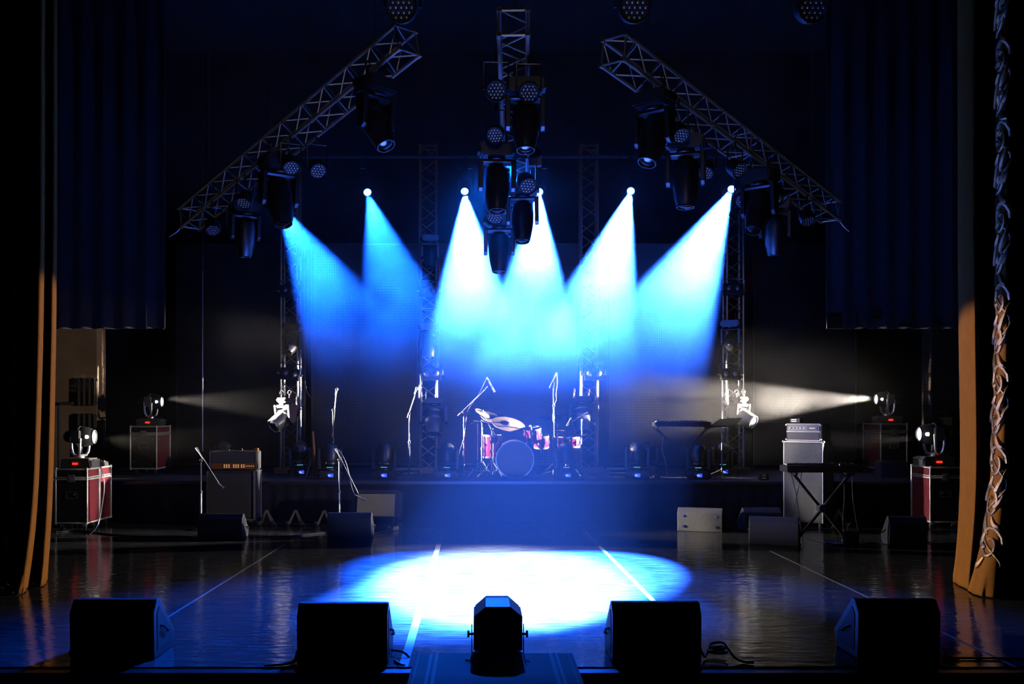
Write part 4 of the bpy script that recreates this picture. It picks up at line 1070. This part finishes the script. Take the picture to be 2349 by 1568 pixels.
cable('microphone_cable', [at(1117, 866, Y5), at(1108, 885, Y5), at(1095, 910, Y5), at(1070, 940, Y5), at(1066, 1000, Y5), at(1052, 1040, Y5), at(1045, 1090, Y5)], 'thin cable on the left overhead microphone stand', .004, 'dalu')
cable('microphone_cable', [at(1277, 856, Y6), at(1279, 880, Y6), at(1274, 905, Y6), at(1277, 915, Y6), at(1271, 928, Y6)], 'thin cable on the right overhead microphone stand', .004, 'dalu')

def guitar_stand(label, px, py, hpx=36, rz=0):
    f = fl(px, py); h_ = hpx * f.y / F
    root = thing('guitar_stand', label, 'stand', (f.x, f.y, 0), rz, 'folding guitar stands')
    b = MB(); b.box((0, 0, h_ - .01), (.06, .05, .035), bev=.014); b.build('hinge_head', 'dalu', root)
    for x in (-1, 1):
        for y in (-1, 1):
            b = MB(); b.box((x * .055, y * .05, h_ * .5), (.02, .014, h_ * 1.02), rot=Matrix.Rotation(-x * .42, 3, 'Y') @ Matrix.Rotation(y * .25, 3, 'X')); b.build('leg', 'dalu', root)
        b = MB(); b.tube([(x * .10, -.06, .07), (x * .11, -.15, .05), (x * .11, -.17, .09)], .012); b.build('cradle_arm', 'rubber', root)
        b = MB(); b.ball((x * .11, -.07, .018), .018, seg=8); b.ball((x * .11, .07, .018), .018, seg=8); b.build('rubber_foot', 'rubber', root)
    return root
guitar_stand('folding guitar stand beside the left amplifier cabinet', 612, 1206)
guitar_stand('brightly lit folding guitar stand at the foot of the leftmost tower', 678, 1206)
guitar_stand('folding guitar stand half behind the second middle monitor', 744, 1207)
guitar_stand('folding guitar stand under the right keyboard', 1923, 1209, 40)
# wooden pipe on a stand
f = fl(723, 1093, RZ)
t = thing('didgeridoo', 'brown wooden pipe instrument leaning upright on the platform', 'instrument', (f.x, f.y, RZ))
q = at(717, 990, f.y) - Vector((f.x, f.y, RZ))
b = MB(); b.cyl((0, 0, .02), q, .030, .024, seg=12); b.build('tube', 'wood', t)
b = MB(); b.cyl(q * .985, q * 1.01, .030, seg=12); b.build('mouthpiece', 'wood', t)
b = MB(); b.tube([(-.14, -.06, 0), (-.06, 0, .30), (.04, 0, .30), (.14, -.06, 0)], .010); b.tube([(0, .0, .30), (0, .16, 0)], .010); b.build('stand', 'steel', t)

# music stand
f = fl(1656, 1096, RZ); f.z = RZ
t = thing('music_stand', 'black music stand with a tilted desk beside the rightmost tower', 'stand', f)
c_ = at(1663, 971, f.y) - f; tp = at(1656, 980, f.y) - f
b = MB(); b.cyl((0, 0, .1), tp * .55, .013); b.cyl(tp * .5, tp, .009); b.build('pole', 'steel', t)
rt = Matrix.Rotation(R(-10), 3, 'Y') @ Matrix.Rotation(R(-52), 3, 'X')
P_ = [at(x, y, Y) - f for x, y, Y in ((1623, 980, f.y - .12), (1685, 976, f.y - .12), (1702, 958, f.y + .2), (1652, 960, f.y + .2))]
b = MB(); A = [b.b.verts.new(p) for p in P_]; B_ = [b.b.verts.new(p + Vector((0, 0, -.01))) for p in P_]
b.b.faces.new(A); b.b.faces.new(B_[::-1])
for k in range(4): b.b.faces.new((A[k], B_[k], B_[(k + 1) % 4], A[(k + 1) % 4]))
b.build('desk', 'black', t, smooth=False)
b = MB(); b.box((P_[0] + P_[1]) / 2 + Vector((0, -.02, .005)), ((P_[1] - P_[0]).length, .045, .02)); b.build('lip', 'black', t)
for k in range(3):
    a = .3 + k * 2 * math.pi / 3; b = MB(); b.cyl((0, 0, .14), (.3 * math.cos(a), .3 * math.sin(a), .012), .009); b.build('leg', 'steel', t)

# keyboards
def keyboard(label, slabel, px0, px1, py, pfoot, z0, thick=.085, pyt=None, depth=.32, knobs=0, klab=''):
    f = fl((px0 + px1) / 2, pfoot, z0); Y = f.y; x0, x1 = at(px0, 0, Y).x, at(px1, 0, Y).x; zk = ztop_of(py, Y); w_ = x1 - x0; xc_ = (x0 + x1) / 2
    root = thing('keyboard', label, 'keyboard', (xc_, Y, zk))
    b = MB(); b.box((0, 0, -thick / 2), (w_, depth, thick), bev=.012); b.build('body', 'black', root)
    for x in (-1, 1):
        b = MB(); b.box((x * (w_ / 2 + .004), 0, -thick / 2), (.016, depth * .96, thick * .9), bev=.005); b.build('end_cheek', 'steel', root)
    nk = 36
    b = MB()
    for k in range(nk): b.box((-w_ * .46 + w_ * .92 * (k + .5) / nk, depth * .25, .004), (w_ * .92 / nk * .9, depth * .42, .014))
    b.build('white_keys', 'keys', root, smooth=False)
    b = MB()
    for k in range(nk):
        if k % 7 in (0, 1, 3, 4, 5): b.box((-w_ * .46 + w_ * .92 * (k + 1) / nk, depth * .18, .014), (w_ * .92 / nk * .5, depth * .26, .014))
    b.build('black_keys', 'rubber', root, smooth=False)
    for k in range(knobs):
        b = MB(); b.cyl((w_ * .22 + k * .035, -depth * .3, 0), (w_ * .22 + k * .035, -depth * .3, .018), .007, seg=8); b.build('knob', 'white', root)
    # X shaped stand
    st = thing('keyboard_stand', slabel, 'stand', (xc_, Y, z0)); hs_ = zk - thick - z0
    cx = 0; sp = .34 if z0 == 0 else .40; bs = .40 if z0 == 0 else .42
    for yy, s_ in ((-.05, 1), (.0, -1)):
        b = MB(); b.box((0, yy, hs_ / 2), (.028, .04, math.hypot(2 * sp, hs_ - .05)), rot=Matrix.Rotation(s_ * math.atan2(2 * sp, hs_ - .05), 3, 'Y')); b.build('cross_leg', 'black', st)
        b = MB(); b.cyl((s_ * sp, yy - .13, hs_ - .02), (s_ * sp, yy + .17, hs_ - .02), .016); b.build('support_arm', 'black', st)
        b = MB(); b.cyl((-s_ * sp, yy - .2, .02), (-s_ * sp, yy + .2, .02), .018); b.build('foot_bar', 'rubber', st)
    b = MB(); b.cyl((0, -.09, hs_ / 2), (0, .04, hs_ / 2), .05, seg=16); b.build('pivot', 'rubber', st)
    return root
keyboard('black electronic keyboard on the platform left of the music stand', 'black X shaped stand under the keyboard on the platform', 1501, 1625, 967, 1096, RZ, .075)
keyboard('black electronic keyboard in front of the silver bass cabinet', 'black X shaped stand under the front right keyboard', 1799, 1967, 1066, 1247, 0, .085, knobs=4)
Yk = fl(1880, 1247).y
for (x0, x1, x2, lab) in [(1814, 1828, 1835, 'thin cable hanging from the left end of the front right keyboard'), (1840, 1826, 1820, 'second thin cable crossing under the front right keyboard'),
                          (1935, 1938, 1932, 'thin cable hanging from the right end of the front right keyboard'), (1955, 1955, 1965, 'cable dropping from the right end of the front keyboard to the floor box')]:
    cable('keyboard_cable', [at(x0, 1082, Yk), at(x1, 1140, Yk + .02), at(x2, 1200, Yk + .05), g(x2 + 8, 1246)], lab, .005)
YU = fl(1563, 1096, RZ).y
cable('keyboard_cable', [at(1515, 976, YU), at(1522, 1005, YU), at(1517, 1030, YU), at(1528, 1060, YU), at(1530, 1094, YU)], 'pale cable hanging from the left end of the platform keyboard', .005, 'dalu')

# pedals near the middle
for i, (px, py, m_, lab) in enumerate([(908, 1216, 'white', 'pale effect pedal on the floor right of the second middle monitor'), (893, 1217, 'black', 'dark effect pedal on the floor next to the pale one'), (917, 1208, 'rack', 'grey power adapter on the floor at the foot of the platform')]):
    f = fl(px, py); b = MB(); b.box((0, 0, .03), (.08, .11, .05), bev=.008, taper=(.95, .8))
    t = b.build('effect_pedal' if i < 2 else 'power_adapter', m_, loc=(f.x, f.y, 0)); tag(t, lab, 'pedal' if i < 2 else 'adapter')
    if i < 2: b = MB(); b.cyl((0, -.03, .05), (0, -.03, .065), .012, seg=10); b.build('footswitch', 'chrome', t)
# floor cables
cable('floor_cable', [g(128, 1221), g(180, 1217), g(260, 1228), g(330, 1232), g(400, 1230), g(455, 1233), g(470, 1238)], 'long black cable on the floor from the left cases to the monitor', .010)
cable('floor_cable', [g(560, 1228), g(640, 1232), g(700, 1228), g(745, 1222)], 'black cable between the two middle left monitors', .009)
cable('floor_cable', [g(855, 1226), g(900, 1216), g(950, 1215), g(1005, 1212)], 'black cable on the floor behind the pedals', .008)
cable('floor_cable', [g(1850, 1236), g(1900, 1246), g(1950, 1252), g(2000, 1244), g(2050, 1250)], 'black cable tangle under the front right keyboard', .010)
cable('floor_cable', [g(2128, 1244), g(2160, 1250), g(2200, 1246), g(2240, 1248)], 'black cable on the floor beside the right curtain', .009)
cable('tower_cable', [at(700, 874, TY), at(704, 900, TY), at(712, 910, TY)], 'thin pale cable loop beside the leftmost tower', .006, 'dalu')
cable('tower_cable', [at(1354, 992, TY - .1), at(1350, 1020, TY - .1), at(1346, 1040, TY - .1), at(1350, 1055, TY - .1), at(1362, 1066, TY - .1)], 'red cable inside the third tower', .006, 'redcable')
cable('tower_cable', [at(978, 985, TY - .1), at(984, 1020, TY - .1), at(988, 1050, TY - .1), at(984, 1072, TY - .1)], 'red cable inside the second tower', .006, 'redcable')
cable('tower_cable', [at(1683, 1030, TY - .1), at(1680, 1045, TY - .1), at(1682, 1070, TY - .1)], 'red cable inside the rightmost tower', .008, 'redcable')
cable('truss_cable', [OT['L'][1] + Vector((0, 0, -.12)), at(420, 512, 13.7), at(408, 531, 13.7), at(388, 543, 13.7)], 'cable end drooping off the lower tip of the left truss', .008, 'dalu')
cable('truss_cable', [OT['R'][1] + Vector((0, 0, -.12)), at(1925, 505, 14.1), at(1935, 520, 14.1), at(1948, 531, 14.1)], 'cable end drooping off the lower tip of the right truss', .008, 'dalu')

# ------------------------------------------------------------------ drum kit
YD = 15.75; PX = F / YD
def drum(name, label, c, r, h_, rot=(0, 0, 0), lugs=8, legs=None, front='white_head', cat='drum'):
    """c: centre of the drum; axis is local z"""
    root = thing(name, label, cat, c, rot=rot)
    b = MB(); b.lathe([(r * .97, -h_ / 2), (r, -h_ / 2 + .01), (r, h_ / 2 - .01), (r * .97, h_ / 2)], Matrix(), 32); b.build('shell', 'drum', root)
    for sg in (-1, 1):
        b = MB(); z = sg * h_ / 2; b.lathe([(r * 1.0, z - .016), (r * 1.045, z - .016), (r * 1.05, z + .014), (r * 1.0, z + .014)], Matrix(), 32); b.build('hoop', 'chrome', root)
        b = MB(); b.lathe([(0, z + sg * .002), (r * 1.0, z + sg * .002)], Matrix(), 32); b.build('drumhead', front, root)
    for k in range(lugs):
        a = 2 * math.pi * (k + .5) / lugs; x, y = r * 1.03 * math.cos(a), r * 1.03 * math.sin(a)
        b = MB(); b.cyl((x, y, -h_ / 2), (x, y, h_ / 2), .004, seg=6)
        for z in ((-h_ * .22, h_ * .22) if h_ > .2 else (0,)): b.box((x, y, z), (.022, .022, .045), rot=Matrix.Rotation(a, 3, 'Z'), bev=.004)
        b.build('lug', 'chrome', root)
    return root
kc = at(1180, 1050, YD)
t = drum('bass_drum', 'large red bass drum with a plain black front head', (kc.x, kc.y, RZ + .30), .285, .42, (R(90), 0, 0), 10, front='head')
b = MB()
for x in (-1, 1): b.cyl((x * .24, -.12, .12), (x * .36, -.295, .20), .010)
b.build('spur', 'chrome', t)
p = at(1130, 1024, YD + .1)
t = drum('floor_tom', 'tall red floor tom left of the bass drum', (p.x, YD + .25, p.z), .15, .34, (0, 0, .2))
for k in range(3):
    a = .4 + k * 2.09; b = MB(); b.cyl((.168 * math.cos(a), .168 * math.sin(a), .05), (.168 * math.cos(a), .168 * math.sin(a), -(p.z - RZ) + .01), .008); b.build('leg', 'chrome', t)
p = at(1224, 997, YD)
t = drum('rack_tom', 'red rack tom mounted above the bass drum', (p.x, YD + .2, p.z), .135, .20, (R(12), R(-4), 0))
b = MB(); b.tube([(0, .0, -.1), (.08, .02, -.2), (.10, .02, -.24)], .012); b.build('mount_arm', 'chrome', t)
p = at(1258, 1014, YD)
t = drum('second_tom', 'small red tom half hidden behind the right cymbal stands', (p.x - .08, YD + .5, p.z), .12, .18, (R(10), 0, 0))
b = MB(); b.tube([(0, 0, -.09), (0, .05, -.35), (0, .05, -(p.z - RZ))], .012); b.build('stand', 'chrome', t)
p = at(1308, 1015, YD)
t = drum('snare_drum', 'shallow red snare drum glittering right of the hi-hat', (p.x, YD + .25, p.z), .175, .14, (0, 0, 0), 10)
b = MB(); b.cyl((0, 0, -.09), (0, 0, -(p.z - RZ) + .05), .012)
for k in range(3):
    a = k * 2.09; b.cyl((0, 0, -.25), (.2 * math.cos(a), .2 * math.sin(a), -(p.z - RZ) + .01), .008); b.tube([(0, 0, -.16), (.16 * math.cos(a), .16 * math.sin(a), -.10), (.175 * math.cos(a), .175 * math.sin(a), -.07)], .007)
b.build('snare_stand', 'chrome', t)
def cym_profile(r): return [(0, .022), (.012, .022), (.035, .012), (.045, .004), (r * .6, -.006), (r, -.018), (r, -.020), (r * .6, -.009), (.045, .001), (0, .018)]
def cymbal_stand(label, px, pfoot, tippx, r, tilt, arm=None, rz=0, hihat=False):
    f = fl(px, pfoot, RZ); f.z = RZ; Y = f.y
    root = thing('cymbal_stand', label, 'cymbal stand', f, group='cymbals on chrome stands'); tp = at(*tippx, Y) - f
    el = at(*arm, Y) - f if arm else Vector((0, 0, tp.z))
    b = MB(); b.cyl((0, 0, .05), (0, 0, el.z * .5), .015); b.cyl((0, 0, el.z * .45), (0, 0, el.z), .011); b.cyl((0, 0, el.z * .48), (0, 0, el.z * .53), .022); b.build('pole', 'chrome', root)
    if arm:
        b = MB(); d = (tp - Vector((0, 0, el.z))); b.cyl(Vector((0, 0, el.z)) - d * .35, tp - Vector((0, 0, .03)), .010); b.ball((0, 0, el.z), .026); b.build('boom_arm', 'chrome', root)
    for k in range(3):
        a = .9 + k * 2.09
        b = MB(); b.cyl((0, 0, .26), (.24 * math.cos(a), .24 * math.sin(a), .012), .009); b.cyl((0, 0, .08), (.14 * math.cos(a), .14 * math.sin(a), .12), .006); b.ball((.24 * math.cos(a), .24 * math.sin(a), .014), .014, seg=8); b.build('leg', 'chrome', root)
    m_ = Matrix.Translation(tp) @ Matrix.Rotation(rz, 4, 'Z') @ Matrix.Rotation(R(tilt[0]), 4, 'X') @ Matrix.Rotation(R(tilt[1]), 4, 'Y')
    b = MB(); b.lathe(cym_profile(r), m_, 40); b.build('cymbal', 'bronze', root)
    if hihat:
        m2 = Matrix.Translation(tp + Vector((0, 0, -.035))) @ Matrix.Rotation(R(180), 4, 'X'); b = MB(); b.lathe(cym_profile(r), m2, 40); b.build('cymbal', 'bronze', root)
        b = MB(); b.cyl(tp, tp + Vector((0, 0, .14)), .005); b.cyl(tp + Vector((0, 0, .03)), tp + Vector((0, 0, .07)), .014); b.build('clutch', 'chrome', root)
    b = MB(); b.cyl(tp + Vector((0, 0, -.03)), tp + Vector((0, 0, .045)), .006); b.cyl(tp + Vector((0, 0, .022)), tp + Vector((0, 0, .035)), .014, seg=8); b.build('wing_nut', 'chrome', root)
    return root
cymbal_stand('rear left crash cymbal, tilted steeply, on a chrome boom stand', 1095, 1090, (1137, 956), .27, (22, 16), (1095, 967))
cymbal_stand('front left ride cymbal tilted towards the audience on a chrome boom stand', 1106, 1094, (1167, 970), .27, (24, 10), (1106, 966))
cymbal_stand('small splash cymbal at the far upper left of the kit', 1129, 1094, (1108, 945), .13, (20, 30), (1129, 985))
cymbal_stand('flat crash cymbal right of the bass drum', 1278, 1088, (1268, 955), .21, (14, 0), (1278, 975))
cymbal_stand('small cymbal in front of the third tower', 1318, 1086, (1306, 946), .12, (10, -10), (1318, 985))
cymbal_stand('closed pair of hi-hat cymbals behind the snare drum', 1280, 1089, (1279, 984), .17, (0, 0), hihat=True)
# drummer's stool and bass drum pedal
f = fl(1236, 1083, RZ)
t = thing('drum_stool', 'black round drum stool behind the bass drum', 'stool', (f.x - .2, f.y + .25, RZ))
b = MB(); b.lathe([(0, .42), (.15, .42), (.17, .45), (.17, .49), (.15, .51), (0, .51)], Matrix(), 24); b.build('seat', 'rubber', t)
b = MB(); b.cyl((0, 0, .1), (0, 0, .42), .016); b.build('pole', 'chrome', t)
for k in range(3):
    a = k * 2.09; b = MB(); b.cyl((0, 0, .24), (.22 * math.cos(a), .22 * math.sin(a), .012), .010); b.build('leg', 'chrome', t)
b = MB(); p = at(1220, 978, YD); b.cyl((p.x, YD + .05, p.z - .08), (p.x - .02, YD + .02, p.z), .010); b.ball((p.x - .025, YD + .01, p.z + .01), .018)
tag(b.build('drum_microphone', 'dalu'), 'tiny clip microphone on the rim of the rack tom', 'microphone')
b = MB()
for k, (px, py) in enumerate(((1150, 1094), (1196, 1096), (1210, 1092))):
    pass
f = fl(1165, 1094, RZ)
b.tube([fl(1052, 1094, RZ) + Vector((0, 0, .01)), fl(1090, 1096, RZ) + Vector((0, 0, .01)), fl(1150, 1094, RZ) + Vector((0, 0, .01)), fl(1210, 1098, RZ) + Vector((0, 0, .01)), fl(1290, 1093, RZ) + Vector((0, 0, .01)), fl(1400, 1096, RZ) + Vector((0, 0, .01))], .008, 6, smooth=3)
tag(b.build('drum_cable', 'cable'), 'black cable along the platform edge in front of the drum kit', 'cable')

# ------------------------------------------------------------------ haze hanging in the stage air
def haze():
    m = bpy.data.materials.new('stage_haze'); m.use_nodes = True; nt = m.node_tree; nt.nodes.clear(); N = nt.nodes.new; L = nt.links.new
    out = N('ShaderNodeOutputMaterial'); vs = N('ShaderNodeVolumeScatter'); L(vs.outputs[0], out.inputs['Volume'])
    vs.inputs['Color'].default_value = (1, 1, 1, 1); vs.inputs['Anisotropy'].default_value = .25
    tc = N('ShaderNodeTexCoord'); sp = N('ShaderNodeSeparateXYZ'); L(tc.outputs['Object'], sp.inputs[0])
    def mr(o, a, b_, c, d, smooth=True):
        n = N('ShaderNodeMapRange'); n.interpolation_type = 'SMOOTHSTEP' if smooth else 'LINEAR'
        for k, v in zip(('From Min', 'From Max', 'To Min', 'To Max'), (a, b_, c, d)): n.inputs[k].default_value = v
        L(o, n.inputs['Value']); return n.outputs[0]
    def mth(op, a, b_):
        n = N('ShaderNodeMath'); n.operation = op
        for k, v in enumerate((a, b_)):
            if isinstance(v, (int, float)): n.inputs[k].default_value = v
            else: L(v, n.inputs[k])
        return n.outputs[0]
    nz = N('ShaderNodeTexNoise'); nz.inputs['Scale'].default_value = 1.05; nz.inputs['Detail'].default_value = 4; nz.inputs['Roughness'].default_value = .6
    L(tc.outputs['Object'], nz.inputs['Vector'])
    n_ = mr(nz.outputs['Fac'], .40, .60, .25, 1.75)
    # bank of haze under the rig, upstage of the drum line
    zlow = mth('SUBTRACT', sp.outputs[2], mth('MULTIPLY', nz.outputs['Fac'], .9))
    xa = N('ShaderNodeMath'); xa.operation = 'ABSOLUTE'; L(mth('SUBTRACT', sp.outputs[0], .2), xa.inputs[0])
    bank = mth('MULTIPLY', mr(zlow, 1.25, 3.3, 0, 1), mr(sp.outputs[1], 11.4, 13.0, 0, 1))
    bank = mth('MULTIPLY', mth('MULTIPLY', bank, n_), mth('MULTIPLY', mth('MULTIPLY', mr(xa.outputs[0], 3.4, 4.6, 1, 0), mr(mth('SUBTRACT', sp.outputs[1], mth('MULTIPLY', sp.outputs[2], 1.29)), 11.3, 12.4, 1, 0)), mr(sp.outputs[2], 3.2, 5.2, 1, 2)))
    # warm side beam haze on the right
    def gauss(cx, cy_, cz, rx, ry, rz):
        v = N('ShaderNodeVectorMath'); v.operation = 'SUBTRACT'; v.inputs[1].default_value = (cx, cy_, cz); L(tc.outputs['Object'], v.inputs[0])
        w_ = N('ShaderNodeVectorMath'); w_.operation = 'DIVIDE'; w_.inputs[1].default_value = (rx, ry, rz); L(v.outputs[0], w_.inputs[0])
        l = N('ShaderNodeVectorMath'); l.operation = 'LENGTH'; L(w_.outputs[0], l.inputs[0])
        return mr(l.outputs['Value'], 0, 1, 1, 0)
    right = mth('MULTIPLY', gauss(4.6, 16.6, 1.75, 3.4, 2.2, 1.5), n_)
    left = gauss(-4.6, 15.6, 1.5, 2.0, 3.0, 1.2)
    d = mth('ADD', mth('MULTIPLY', bank, HZ['bank']), mth('MULTIPLY', right, HZ['right']))
    d = mth('ADD', d, mth('MULTIPLY', left, HZ['left']))
    front = mth('MULTIPLY', mr(sp.outputs[1], 14.2, 15.6, 1, 0), mr(xa.outputs[0], 1.8, 3.4, 1, 0))
    d = mth('ADD', d, mth('MULTIPLY', front, HZ['front']))
    d = mth('ADD', d, mth('MULTIPLY', mr(sp.outputs[2], 2.8, 4.2, 0, 1), HZ['top']))
    d = mth('ADD', d, HZ['base'])
    L(d, vs.inputs['Density'])
    b = MB(); b.box((.3, 13.0, 3.55), (14.5, 12.4, 7.0)); me = b
    M['haze'] = m; o = b.build('haze', 'haze', smooth=False)
    tag(o, 'thin stage haze in which the light beams show', 'haze', kind='stuff')
HZ = dict(bank=.023, right=.019, left=.0012, base=.0001, front=.0002, top=.0005)
haze()
